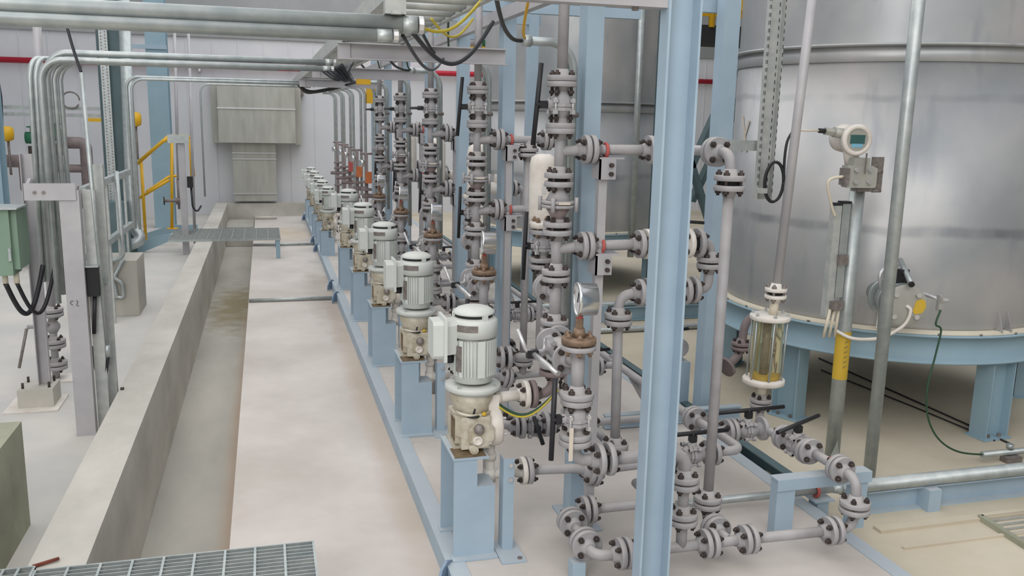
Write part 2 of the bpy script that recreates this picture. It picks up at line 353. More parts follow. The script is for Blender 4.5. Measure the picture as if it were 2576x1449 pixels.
def add_deck():
    t = thing('pump_skid_base', 'long low light blue steel skid base with dusty deck carrying the row of pumps', 'skid', (.74, 10, 0))
    MB().bx(.80, 2.70, 2.2, 18.6, -.06, 0.0).build('deck_plate', 'deck', t)
    for nm, x in (('side_channel', .74), ('side_channel', 2.68)):
        MB().bx(x, x+.085, 2.2, 18.6, -.1, .004).build(nm, 'blue', t)
    for y in (2.9, 5.2, 7.6, 10.0, 12.4, 14.8, 17.2):
        MB().bx(.825, 2.68, y-.04, y+.04, -.05, .003).build('cross_member', 'deck', t)
    for y in (3.60, 9.95, 10.7, 13.8, 14.7, 18.0):
        m = MB(); m.prism([(-.09, 0), (.09, 0), (.085, .05), (.05, .10), (0, .12), (-.05, .10), (-.085, .05)], (.74, y, -.09), (-.6, -.8, 0), (0, 0, 1), (-.01, .008, 0)); m.build('lifting_lug', 'lug', t)
    return t
add_deck()
m = MB(); m.prism(Cprof(.1, .06), (2.80, 4.05, -.01), (0, 0, 1), (1, 0, 0), (0, 11, 0)); tag(m.build('floor_channel', 'bluedark'), 'dark teal steel channel lying on the floor along the right side of the skid', 'steel channel')
m = MB(); m.prism(Hprof(.06, .09), (2.1, 5.15, .05), (0, 1, 0), (0, 0, 1), (1.0, 0, 0)); tag(m.build('cross_beam', 'blue'), 'short light blue beam lying across the deck behind the foreground post', 'steel beam')
m = MB(); m.prism(Hprof(.09, .13), (3.12, 3.86, -.035), (0, 1, 0), (0, 0, 1), (4.6, 0, 0)); bm_ = thing('floor_beam', 'light blue floor beam with a stiffener running right below the galvanised pipe', 'steel beam', (3.12, 3.86, -.1)); m.build('beam', 'blue', bm_)
MB().bx(3.48, 3.56, 3.76, 3.90, -.10, .028).build('stiffener', 'blue', bm_)
m = MB(); m.tube([(2.95, 3.83, .066), (8, 3.83, .066)], .037, 16); tag(m.build('floor_pipe', 'galv'), 'thick galvanised pipe resting on the blue floor beam at right', 'pipe')
m = MB(); m.tube([(1.98, 3.83, .072), (2.95, 3.83, .066)], .021, 14); m.cyl((2.9, 3.83, .066), (2.97, 3.83, .066), .021, .037); tag(m.build('floor_pipe', 'galv'), 'thin galvanised pipe running left from the red ring clamp near the deck', 'pipe')

# ------------------------------------------------------------------ pump and pedestal
def make_pump(loc):
    X, Y, Z = loc
    t = thing('dosing_pump', '', 'pump', loc, 'vertical motor dosing pumps along the skid edge')
    P = lambda x, y, z: (X+x, Y+y, z)
    m = MB(); m.lathe([(.060, 1.02), (.096, 1.005), (.096, .845), (.088, .835), (.088, .805), (.07, .80)], (X, Y, 0), n=40)
    for k in range(44):
        a = 2*PI*k/44
        if abs(a-PI) < .42: continue
        c, s_ = math.cos(a), math.sin(a)
        m.box((X+c*.100, Y+s_*.100, .925), (.016, .0045, .165), a)
    for a, wd in ((-PI/2+.12, .034), (-PI/2-.75, .016), (PI/2, .034)):
        m.box((X+math.cos(a)*.100, Y+math.sin(a)*.100, .925), (.018, wd, .17), a)
    m.build('motor', 'motor', t)
    m = MB(); m.lathe([(.103, 1.018), (.110, 1.020), (.110, 1.090), (.104, 1.098), (.092, 1.106), (.080, 1.108)], (X, Y, 0), n=40)
    m.lathe([(.086, 1.104), (.086, 1.122)], (X, Y, 0), n=24)
    m.lathe([(.094, 1.122), (.097, 1.126), (.094, 1.134), (.075, 1.146), (.055, 1.153), (.03, 1.156), (.001, 1.157)], (X, Y, 0), n=40)
    for k in range(3): a = -PI/2+.35+k*2*PI/3; m.box((X+math.cos(a)*.093, Y+math.sin(a)*.093, 1.112), (.012, .026, .03), a)
    m.build('fan_cowl', 'motor', t)
    MB().lathe([(.0865, 1.108), (.0865, 1.121)], (X, Y, 0), n=24, cap=False).build('vent_slot', 'gasket', t)
    def plate(nm, a0, a1, r, z0, z1, mt):
        m = MB(); n = 8; pr = [(r*math.cos(a0+(a1-a0)*i/n), r*math.sin(a0+(a1-a0)*i/n)) for i in range(n+1)]; qr = [(x*1.015, y*1.015) for x, y in pr]
        m.prism(pr+qr[::-1], (X, Y, z0), (1, 0, 0), (0, 1, 0), (0, 0, z1-z0)); m.build(nm, mt, t)
    plate('nameplate', -PI/2-.95, -PI/2-.05, .1105, 1.052, 1.083, 'plate')
    plate('data_plate', -PI/2-1.02, -PI/2-.72, .108, .865, .985, 'plate')
    m = MB(); m.lathe([(.088, .79), (.128, .788), (.130, .783), (.130, .768), (.122, .762), (.105, .758), (.105, .748), (.08, .748)], (X, Y, 0), n=40); m.build('mounting_flange', 'motor', t)
    for k in range(4): a = PI/4+k*PI/2; MB().cyl(P(math.cos(a)*.116, math.sin(a)*.116, .786), P(math.cos(a)*.116, math.sin(a)*.116, .797), .009, n=6, sm=False).build('bolt', 'silver', t)
    m = MB(); m.lathe([(.104, .75), (.100, .72), (.086, .69), (.084, .655)], (X-.005, Y, 0), n=32); m.lathe([(.094, .664), (.094, .652)], (X-.005, Y, 0), n=32); m.build('lantern', 'pump', t)
    # gearbox, octagonal front cover, stroke dial
    m = MB(); m.bx(X-.072, X+.062, Y-.095, Y+.09, .500, .652); m.bx(X-.095, X+.07, Y-.06, Y+.10, .52, .652); m.prism([(-.095, 0), (-.072, -.035), (.062, -.035), (.075, 0)], P(0, -.06, .56), (1, 0, 0), (0, 1, 0), (0, 0, .085))
    m.bx(X-.10, X+.075, Y-.05, Y+.12, .488, .502); m.build('gearbox', 'pump', t)
    MB().bx(X-.098, X-.092, Y-.055, Y+.02, .53, .635).build('side_recess', 'grime', t)['label'] = 'brown oily recess on the left flank'
    oc = [(math.cos(PI/8+k*PI/4), math.sin(PI/8+k*PI/4)) for k in range(8)]
    m = MB(); m.prism([(a*.066, b*.068) for a, b in oc], P(.022, -.095, .572), (1, .12, 0), (0, 0, 1), (0, -.020, 0)); m.prism([(a*.058, b*.060) for a, b in oc], P(.022, -.115, .572), (1, .12, 0), (0, 0, 1), (0, -.008, 0)); cv = m.build('front_cover', 'pump', t)
    for k in range(4): a = PI/4+k*PI/2; MB().cyl(P(.022+.050*math.cos(a), -.120, .572+.052*math.sin(a)), P(.022+.050*math.cos(a), -.130, .572+.052*math.sin(a)), .006, n=6, sm=False).build('cover_screw', 'silver', cv)
    MB().lathe([(.020, 0), (.024, .006), (.024, .022), (.020, .028), (.0, .029)], P(.002, -.122, .606), (-.1, -1, .15), 20).build('stroke_knob', 'plate', t)['label'] = 'round dark grey stroke dial'
    k_ = MB(); k_.lathe([(.023, 0), (.023, .016), (.014, .018), (.011, .010), (.0, .010)], P(-.002, -.120, .552), (-.1, -1, 0), 20); k_.build('side_plug', 'white', t)
    k_ = MB(); k_.cyl(P(-.015, -.080, .652), P(-.015, -.080, .660), .030, n=18); k_.cyl(P(-.015, -.080, .660), P(-.008, -.083, .690), .006, n=8); k_.build('oil_cap', 'black', t)
    MB().lathe([(.011, 0), (.012, .01), (.0, .02)], P(.035, -.085, .655), (0, 0, 1), 10).build('yellow_plug', 'ochre', t)
    m = MB(); m.cyl(P(-.02, -.08, .505), P(-.02, -.135, .508), .020, n=14); m.cyl(P(-.02, -.135, .508), P(-.02, -.142, .508), .011, n=6, sm=False); m.build('drain_boss', 'pump', t)
    m = MB(); m.tube([P(-.085, -.03, .665), P(-.075, -.075, .67), P(-.04, -.10, .665), P(.0, -.09, .66)], .006, 8, smooth=True); m.build('lip', 'pump', t)
    # pump head, discharge and suction
    m = MB(); m.lathe([(.06, -.048), (.080, -.044), (.094, -.026), (.096, .010), (.090, .020), (.05, .024)], P(.108, -.01, .578), (1, 0, 0), 36); m.build('pump_head', 'white', t)
    for k in range(6): a = k*PI/3+.3; MB().cyl(P(.130, -.01+math.cos(a)*.074, .578+math.sin(a)*.074), P(.145, -.01+math.cos(a)*.074, .578+math.sin(a)*.074), .006, n=6, sm=False).build('head_bolt', 'silver', t)
    m = MB(); m.tube([P(.092, -.02, .655), P(.092, -.02, .714), P(.25, 0, .714)], .026, 14, .03); m.bx(X+.066, X+.116, Y-.048, Y+.002, .66, .738); m.cyl(P(.10, -.016, .714), P(.124, -.016, .714), .031, n=16); m.cyl(P(.092, -.02, .64), P(.092, -.02, .70), .024, n=16); dp = m.build('discharge_pipe', 'white', t)
    MB().cyl(P(.118, -.016, .714), P(.124, -.015, .714), .033, n=16).build('union_ring', 'tape', dp)
    m = MB(); m.tube([P(.085, -.01, .505), P(.085, -.01, .332), P(.24, 0, .332)], .024, 14, .03); m.cyl(P(.085, -.01, .41), P(.085, -.01, .44), .030); m.cyl(P(.085, -.01, .30), P(.085, -.01, .365), .031, n=16); m.build('suction_pipe', 'white', t)
    flange(t, P(.272, 0, .714), (1, 0, 0), True, mt='white'); flange(t, P(.268, 0, .332), (1, 0, 0), True, mt='white')
    # terminal box to the left
    m = MB(); m.prism([(-.055, -.085), (.055, -.085), (.066, -.07), (.066, .07), (.05, .085), (-.05, .085), (-.066, .07), (-.066, -.07)], P(-.145, -.03, 1.02), (0, 1, 0), (0, 0, 1), (-.06, 0, 0))
    m.prism([(-.045, -.075), (.045, -.075), (.055, .06), (.04, .08), (-.04, .08), (-.055, .06)], P(-.145, -.03, 1.02), (0, 1, 0), (0, 0, 1), (.055, .02, 0)); tb = m.build('terminal_box', 'motor', t)
    MB().box(P(-.150, -.03, 1.022), (.014, .155, .20)).build('box_rim', 'motor', tb)
    MB().cyl(P(-.118, -.02, .90), P(-.118, -.02, .94), .022, n=12).build('cable_gland', 'black', tb)
    return t
def make_pedestal(loc):
    X, Y, Z = loc; t = thing('pump_pedestal', '', 'pedestal', loc, 'light blue pump pedestals')
    m = MB(); m.prism([(-.12, 0), (.072, 0), (.072, .345), (-.012, .345), (-.012, .488), (-.12, .488)], (X, Y-.165, 0), (1, 0, 0), (0, 0, 1), (0, .012, 0)); m.build('front_plate', 'blue', t)
    m = MB(); m.prism([(-.12, 0), (.05, 0), (.05, .488), (-.12, .488)], (X, Y+.14, 0), (1, 0, 0), (0, 0, 1), (0, .012, 0)); m.build('rear_plate', 'blue', t)
    MB().bx(X-.012, X+.072, Y-.153, Y-.02, .335, .345).build('notch_shelf', 'blue', t)
    MB().bx(X-.125, X+.04, Y-.17, Y+.155, .478, .488).build('top_plate', 'blue', t)
    MB().bx(X-.115, X+.03, Y-.16, Y-.04, .4885, .4905).build('oil_stain', 'grime', t)['label'] = 'brown oily grime on the top plate'
    for y in (Y-.17, Y+.14): MB().bx(X-.13, X+.082, y-.035, y+.035, 0.001, .010).build('foot_plate', 'blue', t)
    return t
ORD = ['nearest', 'second', 'third', 'fourth', 'fifth', 'sixth', 'seventh', 'eighth', 'ninth', 'tenth']
PY = [3.83+1.63*i for i in range(5)]
p0 = make_pump((.90, PY[0], 0)); q0 = make_pedestal((.90, PY[0], 0))
def small_support(loc):
    X, Y, Z = loc; t = thing('pipe_support', '', 'support', loc, 'slim light blue angle supports at the suction pipes')
    m = MB(); m.prism([(0, 0), (.052, 0), (.052, .007), (.007, .007), (.007, .07), (0, .07)], (X, Y, .008), (1, 0, 0), (0, 1, 0), (0, 0, .452)); m.build('upright', 'blue', t)
    m = MB(); m.bx(X-.03, X+.085, Y-.12, Y+.09, 0.001, .010); m.build('base_plate', 'blue', t)
    for z in (.43, .36): MB().cyl((X+.033, Y-.012, z), (X+.033, Y+.005, z), .011, n=6, sm=False).build('bolt', 'silver', t)
    MB().cyl((X+.06, Y-.095, .010), (X+.06, Y-.095, .016), .012, n=6, sm=False).build('anchor_bolt', 'plate', t)
    return t
s0 = small_support((1.015, 3.68, 0))
for i, y in enumerate(PY):
    p = p0 if i == 0 else copy_tree(p0); q = q0 if i == 0 else copy_tree(q0); s = s0 if i == 0 else copy_tree(s0)
    p.location = (.90+.006*i, y, 0); q.location = (.90+.006*i, y, 0); s.location = (1.015, y-.15, 0)
    p['label'] = 'vertical pale green-grey motor on cream dosing pump, %s pump from the camera' % ORD[i]
    q['label'] = 'light blue notched steel pedestal under the %s pump from the camera' % ORD[i]
    s['label'] = 'slim light blue angle upright at the suction pipe of the %s pump from the camera' % ORD[i]
for i, y in enumerate((12.9, 14.1, 15.1, 16.4, 17.6)):
    p = copy_tree(p0); q = copy_tree(q0)
    p.location = (.86, y, -.10); p.scale = (.92, .92, .94); q.location = (.86, y, 0); q.scale = (1, 1, .74)
    p['label'] = 'small blurred pump with pale motor far down the row, %s pump from the camera' % ORD[i+5]
    q['label'] = 'low light blue pedestal under the %s pump from the camera' % ORD[i+5]
    p['group'] = 'smaller pumps at the far end of the row'; q['group'] = 'low pedestals at the far end of the row'

# ------------------------------------------------------------------ pipework of one pump
RX = 1.29
def check_valve(label, c, group):
    """double-cone body on a vertical riser, wide bolted middle joint with four thin tie bolts"""
    x, y, z = c; t = thing('check_valve', label, 'valve', c, group)
    m = MB(); m.lathe([(.030, -.075), (.034, -.055), (.058, -.014)], c, n=24); m.build('lower_cone', 'rustpipe', t)
    m = MB(); m.lathe([(.062, .010), (.040, .055), (.030, .075)], c, n=24); m.build('upper_cone', 'pipe', t)
    m = MB(); m.lathe([(.040, -.016), (.076, -.015), (.076, -.001), (.05, 0)], c, n=28); m.lathe([(.05, .002), (.076, .003), (.076, .017), (.04, .018)], c, n=28); m.build('body_joint', 'pipe', t)
    for k in range(4):
        a = PI/4+k*PI/2+.2; p = (x+.086*math.cos(a), y+.086*math.sin(a)); MB().cyl((*p, z-.03), (*p, z+.035), .010, n=8).build('tie_bolt', 'pipe', t)
    MB().box((x+.005, y-.077, z+.010), (.055, .003, .011)).build('name_strip', 'tape', t)
    flange(t, (x, y, z-.075-FT-.008), (0, 0, -1), False); flange(t, (x, y, z+.075+FT+.014), (0, 0, 1), False, .016)
    return t
def bracket(label, x, y, z0, zt, group, low=None):
    """box bracket on a slim post carrying a header; zt = top of the upper box"""
    t = thing('pipe_stand', label, 'support', (x-.012, y, 0), group)
    m = MB(); m.bx(x-.034, x+.006, y-.02, y+.02, 0.004, zt-.05); m.build('post', 'greypost', t)
    for k, zz in enumerate([zt]+([low] if low else [])):
        m = MB(); m.bx(x-.045, x+.075, y-.05, y+.05, zz-.008, zz); m.bx(x-.045, x+.035, y-.05, y-.042, zz-.10, zz-.008); m.bx(x-.045, x-.037, y-.05, y+.05, zz-.10, zz-.008)
        m.build('bracket', 'greypost', t)
        for q in (.035, .075): MB().cyl((x+.01, y-.05, zz-q), (x+.01, y-.066, zz-q), .011, n=6, sm=False).build('bolt', 'dark', t)
    MB().bx(x-.07, x+.045, y-.055, y+.055, 0.001, .009).build('base_plate', 'blue', t)
    return t
def train(i):
    Y = PY[i]; G = Y-.55; W = ORD[i]; far = i >= 3
    U = (0, 0, 1); D = (0, 0, -1); E_ = (1, 0, 0); Wd = (-1, 0, 0); N_ = (0, 1, 0); So = (0, -1, 0)
    at = 'of the %s pump' % W
    V = lambda z: (RX, Y, z)
    # main riser, top to bottom
    spool('riser_pipe', 'tall plain grey riser pipe above the topmost lever valve %s' % at, [[V(2.161), V(3.3 if i == 0 else 3.0)]], [(V(2.157), D, True, {'gap': .018})], 'riser pipes')
    ball_valve(('upper grey ball valve with vertical black lever on the riser %s' if i < 2 else 'upper ball valve with black lever turned forward on the riser %s') % at, V(2.061), U, Wd, ((.08, 0, 1) if i < 2 else (.1, -1, 0)), group='riser ball valves', L=.36, gap=.012, sl=.075)
    spool('tee_pipe', 'upper riser tee feeding the top cross header %s' % at, [([V(1.965), V(1.729)], .024), ([V(1.855), (RX+.135, Y, 1.862)], .024)],
          [(V(1.965), U, True, {'gap': .014}), (V(1.727), D, True, {'gap': .018}), ((1.430, Y, 1.864), E_, True)], 'riser tees')
    check_valve('double-cone check valve on the riser between the two tees %s' % at, V(1.615), 'check valves on the risers')
    spool('tee_pipe', 'middle riser tee feeding the lower cross header %s' % at, [([V(1.503), V(1.286)], .025), ([V(1.405), (RX+.135, Y, 1.42)], .024)],
          [(V(1.505), U, True, {'gap': .014}), (V(1.283), D, True, {'gap': .014}), ((1.430, Y, 1.42), E_, True)], 'riser tees')
    spool('tee_pipe', 'lower riser tee with a branch flange facing backwards %s' % at, [([V(1.28), V(1.048)], .027), ([V(1.20), (RX, Y+.11, 1.20)], .027)],
          [(V(1.285), U, False), (V(1.045), D, True, {'gap': .012}), ((RX, Y+.125, 1.20), N_, True)], 'riser tees')
    B = Y+.56; bx_ = RX+.105
    spool('branch_pipe', 'branch elbow rising behind the lower riser tee %s' % at, [[(RX, Y+.13, 1.20), (RX+.03, Y+.25, 1.19), (bx_, B, 1.17), (bx_, B, 1.235)]], [((RX, Y+.125, 1.20), So, False), ((bx_, B, 1.25), U, True, {'gap': .012})], 'branch elbows', bend=.06)
    ball_valve('rear grey ball valve with vertical black lever behind the riser %s' % at, (bx_, B, 1.25+.058+FT+.010), U, Wd, (.03, 0, 1), group='rear branch ball valves', L=.36, half=.058, gap=.012, sl=.055)
    tz = 1.25+2*(.058+FT+.010)
    t = thing('blind_flange', 'cream blind flange with rusty bolts on top of the rear valve %s' % at, 'flange', (bx_, B, tz), 'rear blind flanges')
    MB().lathe([(.02, -.006), (.07, -.005), (.072, .018), (.068, .024), (.02, .026)], (bx_, B, tz+.008), n=28).build('plate', 'white', t)
    bme = bolt_mesh(.06, 'brass')
    for k in range(4): a = PI/4+k*PI/2; bo = bpy.data.objects.new('bolt', bme); C.objects.link(bo); bo.parent = t; bo.location = (.048*math.cos(a), .048*math.sin(a), .005)
    spool('tee_pipe', 'bottom riser tee joined by the silver-bolted valve %s' % at, [([V(1.04), V(.845)], .026), ([V(1.0), (RX-.01, Y-.10, 1.0)], .024)],
          [(V(1.04), U, False), (V(.838), D, True), ((RX-.01, Y-.11, 1.0), So, True)], 'riser tees')
    spool('discharge_elbow', 'dull grey elbow rising from the white discharge flange %s' % at, [[V(.83), V(.714), (1.185, Y, .714)]], [(V(.834), U, False), ((1.176, Y, .714), Wd, False)], 'discharge elbows', bend=.095, mt='rustpipe')
    # valve between riser and gauge column, silver bolts and angled handle
    c = Vector((1.235, (Y-.11+G+.15)/2, 1.0)); ax = Vector((.06, -1, 0)).normalized(); hf = (Y-.11-(G+.15))/2
    t = thing('ball_valve', 'ball valve with bent pale handle between riser and gauge column %s' % at, 'valve', c, 'handle valves behind the gauge columns')
    m = MB(); m.lathe([(.026, -hf), (.034, -.06), (.050, -.03), (.052, .02), (.036, .05), (.026, hf)], c, (0, -1, 0), 20); m.cyl(c, c+Vector((-.07, 0, .02)), .024); m.build('body', 'pipe', t)
    for u in (-.038, .038):
        for v in (-.045, .045): MB().cyl(c+Vector((v, -.045, u)), c+Vector((v, .03, u)), .011, n=6, sm=False).build('body_bolt', 'silver', t)
    m = MB(); m.tube([c+Vector((-.055, .05, .035)), c+Vector((-.075, -.01, -.005)), c+Vector((-.16, -.02, .0)), c+Vector((-.20, .0, .10))], .010, 8, .02); m.build('bent_handle', 'silver', t)
    m = MB(); m.tube([c+Vector((-.13, -.03, -.01)), c+Vector((-.07, -.19, -.055))], .013, 10); m.build('grip', 'silver', t)
    m = MB(); m.box(c+Vector((-.135, -.02, -.01)), (.05, .03, .035)); m.build('lever_hub', 'black', t)
    flange(t, c+Vector((-.008, .0, 0))+Vector((0, hf, 0)), N_, False, R=.064, T=.018); flange(t, c+Vector((-.012, -hf, 0)), So, False, R=.064, T=.018)
    # gauge column
    GX = 1.212; Q = lambda z: (GX, G, z)
    spool('gauge_tee', 'short upright tee under the pressure gauge %s' % at, [([Q(.872), Q(1.07)], .027), ([Q(1.035), (GX, G+.13, 1.0)], .025)],
          [(Q(1.100), U, True, {'R': .072, 'T': .020, 'bm': 'brass', 'nb': 6}), (Q(.868), D, True, {'R': .072}), ((GX, G+.145, 1.0), N_, True, {'T': .018})], 'gauge column tees')
    b = MB().lathe([(.072, 0), (.072, .022), (.070, .024), (.03, .026)], Q(1.104), n=28).build('blind_flange', 'brass', None, org=Q(1.104)); tag(b, 'tarnished brown blind flange closing the top of the gauge column %s' % at, 'flange', 'blind flanges')
    gauge('round polished steel pressure gauge on the brown flange %s' % at, Q(1.132), face=(-1, .14+.02*i, 0))
    ball_valve('lower grey ball valve with vertical black lever under the gauge tee %s' % at, Q(.782), U, Wd, (.02, 0, 1), group='gauge column ball valves', L=.35, half=.058, tagd=(i == 0), sl=.062)
    JX = 1.345
    spool('bottom_elbow', 'grey elbow turning right at the foot of the gauge column %s' % at, [[Q(.70), Q(.592), (JX-.02, G, .592)]], [(Q(.697), U, True, {'R': .070}), ((JX, G, .59), E_, True, {'R': .071, 'gap': .022})], 'gauge column elbows')
    # --- crossing header 1 and 2
    st = bracket('slim grey stand with two box brackets under the cross headers %s' % at, 1.512, Y, 0, 1.832, 'header stands', low=1.388)
    clamp('red ring clamp on the top cross header %s' % at, (1.512, Y, 1.862), 'red clamps on the headers')
    clamp('red ring clamp on the lower cross header %s' % at, (1.512, Y, 1.42), 'red clamps on the headers')
    if i == 0:
        spool('header_pipe', 'top cross header pipe left of the foreground post, nearest row', [[(1.44, Y, 1.864), (1.742, Y, 1.866)]], [((1.430, Y, 1.864), Wd, False), ((1.747, Y, 1.866), E_, True)])
        spool('header_pipe', 'top header end piece crossing behind the foreground post, nearest row', [[(1.75, Y, 1.866), (1.97, Y, 1.868), (1.97, 3.66, 1.868)]], [((1.747, Y, 1.866), Wd, False), ((1.97, 3.635, 1.868), So, True)], bend=.05)
        spool('pole_elbow', 'pale elbow at the top right dropping to the long vertical pipe', [[(1.97, 3.63, 1.868), (1.972, 3.50, 1.868), (1.972, 3.50, 1.745)]], [((1.97, 3.635, 1.868), N_, False), ((1.972, 3.50, 1.738), D, True, {'gap': .020, 'R': .069})], bend=.085)
        spool('drop_pipe', 'long vertical grey drop pipe right of the foreground post', [[(1.972, 3.50, 1.73), (1.970, 3.50, .245)]], [((1.972, 3.50, 1.738), U, False, {'gap': .02, 'R': .069}), ((1.970, 3.50, .240), D, True)])
        spool('drop_elbow', 'grey elbow under the long drop pipe ending in a flange facing the camera', [[(1.970, 3.50, .235), (1.970, 3.50, .144), (1.968, 3.42, .144)]], [((1.970, 3.50, .240), U, False), ((1.968, 3.405, .144), So, True)], bend=.05)
        # lower header, hidden relief valve and return loop
        spool('header_pipe', 'lower cross header pipe left of the foreground post, nearest row', [[(1.44, Y, 1.42), (1.715, Y, 1.424)]], [((1.430, Y, 1.42), Wd, False), ((1.722, Y, 1.424), E_, True, {'gap': .012})])
        t = thing('relief_valve', 'white flanged relief valve mostly hidden behind the foreground post', 'valve', (1.85, Y, 1.424))
        m = MB(); m.lathe([(.03, -.09), (.055, -.05), (.058, .05), (.03, .09)], (1.85, Y, 1.424), (1, 0, 0), 20); m.cyl((1.85, Y, 1.42), (1.85, Y, 1.52), .032, .026); m.build('body', 'white', t)
        MB().tube([(1.86, Y, 1.535), (2.02, Y-.03, 1.525)], .008, 8).build('lever', 'black', t)
        flange(t, (1.726, Y, 1.424), Wd, False, mt='white', R=.072); flange(t, (1.972, Y, 1.424), E_, False, mt='white', R=.072)
        spool('loop_elbow', 'grey elbow after the white relief valve, right of the foreground post', [[(2.0, Y, 1.424), (2.078, Y, 1.424), (2.078, Y, 1.335)]], [((1.985, Y, 1.424), Wd, True, {'gap': .03, 'R': .072}), ((2.078, Y, 1.327), D, True, {'R': .062})], bend=.07)
        spool('loop_elbow', 'grey lower elbow turning back left behind the foreground post', [[(2.078, Y, 1.32), (2.078, Y, 1.195), (2.0, Y, 1.195)]], [((2.078, Y, 1.327), U, False, {'R': .062}), ((1.985, Y, 1.193), Wd, True, {'gap': .014})], bend=.08)
        ball_valve('return loop valve hidden behind the foreground post', (1.858, Y, 1.19), E_, N_, E_, L=.12, half=.085)
        spool('loop_elbow', 'grey elbow of the return loop just left of the foreground post', [[(1.72, Y, 1.185), (1.612, Y, 1.18), (1.612, Y, 1.07)]], [((1.735, Y, 1.187), E_, True, {'gap': .012}), ((1.612, Y, 1.064), D, True)], bend=.085)
        ct = 1.06
        spool('column_pipe', 'plain vertical grey pipe standing just left of the foreground post', [[(1.612, Y, 1.055), (1.625, Y, .415)]], [((1.612, Y, 1.064), U, False), ((1.625, Y, .408), D, True)])
    else:
        spool('header_pipe', 'top cross header pipe %s' % at, [[(1.44, Y, 1.864), (1.742, Y, 1.866)]], [((1.430, Y, 1.864), Wd, False), ((1.747, Y, 1.866), E_, True)], 'cross header pipes')
        spool('header_pipe', 'top header end elbow %s' % at, [[(1.75, Y, 1.866), (1.93, Y, 1.866), (1.93, Y+.4, 1.866)]], [((1.747, Y, 1.866), Wd, False)], 'header end elbows')
        spool('header_pipe', 'lower cross header pipe %s' % at, [[(1.44, Y, 1.42), (1.715, Y, 1.424)]], [((1.430, Y, 1.42), Wd, False), ((1.722, Y, 1.424), E_, True, {'gap': .012})], 'cross header pipes')
        t = thing('relief_valve', 'pale flanged relief valve at the end of the lower header %s' % at, 'valve', (1.85, Y, 1.424), 'relief valves')
        m = MB(); m.lathe([(.03, -.10), (.05, -.05), (.05, .05), (.03, .10)], (1.85, Y, 1.424), (1, 0, 0), 16); m.cyl((1.85, Y, 1.42), (1.85, Y, 1.54), .03, .024); m.build('body', 'white', t)
        flange(t, (1.726, Y, 1.424), Wd, False); flange(t, (1.98, Y, 1.424), E_, False)
        spool('loop_pipe', 'short return loop behind the lower header %s' % at, [[(1.99, Y, 1.424), (2.08, Y, 1.424), (2.08, Y, 1.19), (1.90, Y, 1.19), (1.90, Y, .32)]], [((1.985, Y, 1.424), Wd, True)], 'return loops')
        spool('column_pipe', 'vertical grey column pipe between deck line and top header %s' % at, [[(1.60, Y-.12, 1.775), (1.625, Y, .415)] if False else [(1.625, Y, 1.775), (1.625, Y, .415)]], [((1.625, Y, 1.785), U, True), ((1.625, Y, .408), D, True)], 'column pipes')
        spool('column_elbow', 'small elbow joining the column pipe to the header %s' % at, [[(1.625, Y, 1.79), (1.625, Y, 1.86)]], [((1.625, Y, 1.785), D, False)], 'column elbows')
        t = thing('pulsation_damper', 'white rounded upright vessel behind the riser valves %s' % at, 'vessel', (1.54, Y-.60, 1.36), 'white rounded vessels')
        MB().lathe([(.02, 1.38), (.055, 1.385), (.075, 1.41), (.078, 1.45), (.078, 1.74), (.07, 1.78), (.04, 1.80), (.001, 1.802)], (1.54, Y-.60, 0), n=28).build('shell', 'white', t)
        MB().cyl((1.54, Y-.60, 1.26), (1.54, Y-.60, 1.40), .018).build('neck', 'pipe', t)
        MB().box((1.525, Y-.6785, 1.61), (.02, .004, .06)).build('paper_label', 'dialface', t)
        spool('damper_pipe', 'thin upright pipe carrying the white rounded vessel %s' % at, [[(1.54, Y-.60, 1.26), (1.54, Y-.60, .61)]], [], 'damper pipes', r=.018)
    # --- suction line and low X line on the pump plane
    spool('suction_pipe', 'plain grey suction pipe to the right of the white suction flange %s' % at, [[(1.18, Y, .332), (1.44, Y, .318), (1.50, Y, .285)]], [((1.166, Y, .332), Wd, False), ((1.515, Y, .29), (1, 0, -.25), True)], 'suction pipes')
    spool('suction_tee', 'low tee under the plain column pipe %s' % at, [([(1.53, Y, .30), (1.92, Y, .315)], .024), ([(1.625, Y, .40), (1.625, Y, .31)], .024)],
          [((1.515, Y, .29), (-1, 0, .25), False), ((1.625, Y, .408), U, False), ((1.937, Y, .335), E_, True)], 'low tees', mt='pipe')
    ball_valve('low ball valve with horizontal black lever in the suction line %s' % at, (1.937+HF+.004, Y, .338), E_, U, (1, .03, 0), L=.40, group='low suction valves')
    x2 = 1.937+2*HF+.008
    spool('suction_elbow', 'low grey elbow after the suction valve running back to the header %s' % at, [[(x2, Y, .338), (2.335, Y, .338), (2.335, Y+.30, .335), (2.44, Y+.30, .325)] if i == 0 else [(x2, Y, .338), (2.345, Y, .338), (2.345, Y+.2, .335)]],
          [((x2, Y, .338), Wd, True)]+([((2.435, Y+.30, .325), E_, True)] if i == 0 else []), 'suction elbows', bend=.06)
    # small rear flushing line
    yb = Y+.35
    spool('flushing_elbow', 'small grey flushing elbow behind the discharge flange %s' % at, [[(1.145, yb+.10, .44), (1.145, yb, .44), (1.215, yb, .43)], [(1.145, yb+.11, .44), (1.145, yb+.32, .44), (1.145, yb+.32, .003)]], [((1.145, yb+.10, .44), N_, True, {'R': .058}), ((1.225, yb, .43), E_, True, {'R': .058, 'T': .018})], 'flushing elbows', bend=.05)
    ball_valve('small flushing ball valve with thin black lever %s' % at, (1.310, yb, .428), E_, So, (.35, 0, -1), L=.16, half=.05, group='flushing valves', sl=.05)
    spool('flushing_pipe', 'small rear flushing pipe with two flanges %s' % at, [[(1.40, yb, .428), (1.60, yb, .428), (1.60, yb-.12, .428), (1.625, yb-.22, .40)]], [((1.394, yb, .428), Wd, True, {'R': .058}), ((1.60, yb-.06, .428), So, True, {'R': .060})], 'flushing pipes', r=.02)
    if i == 0: return
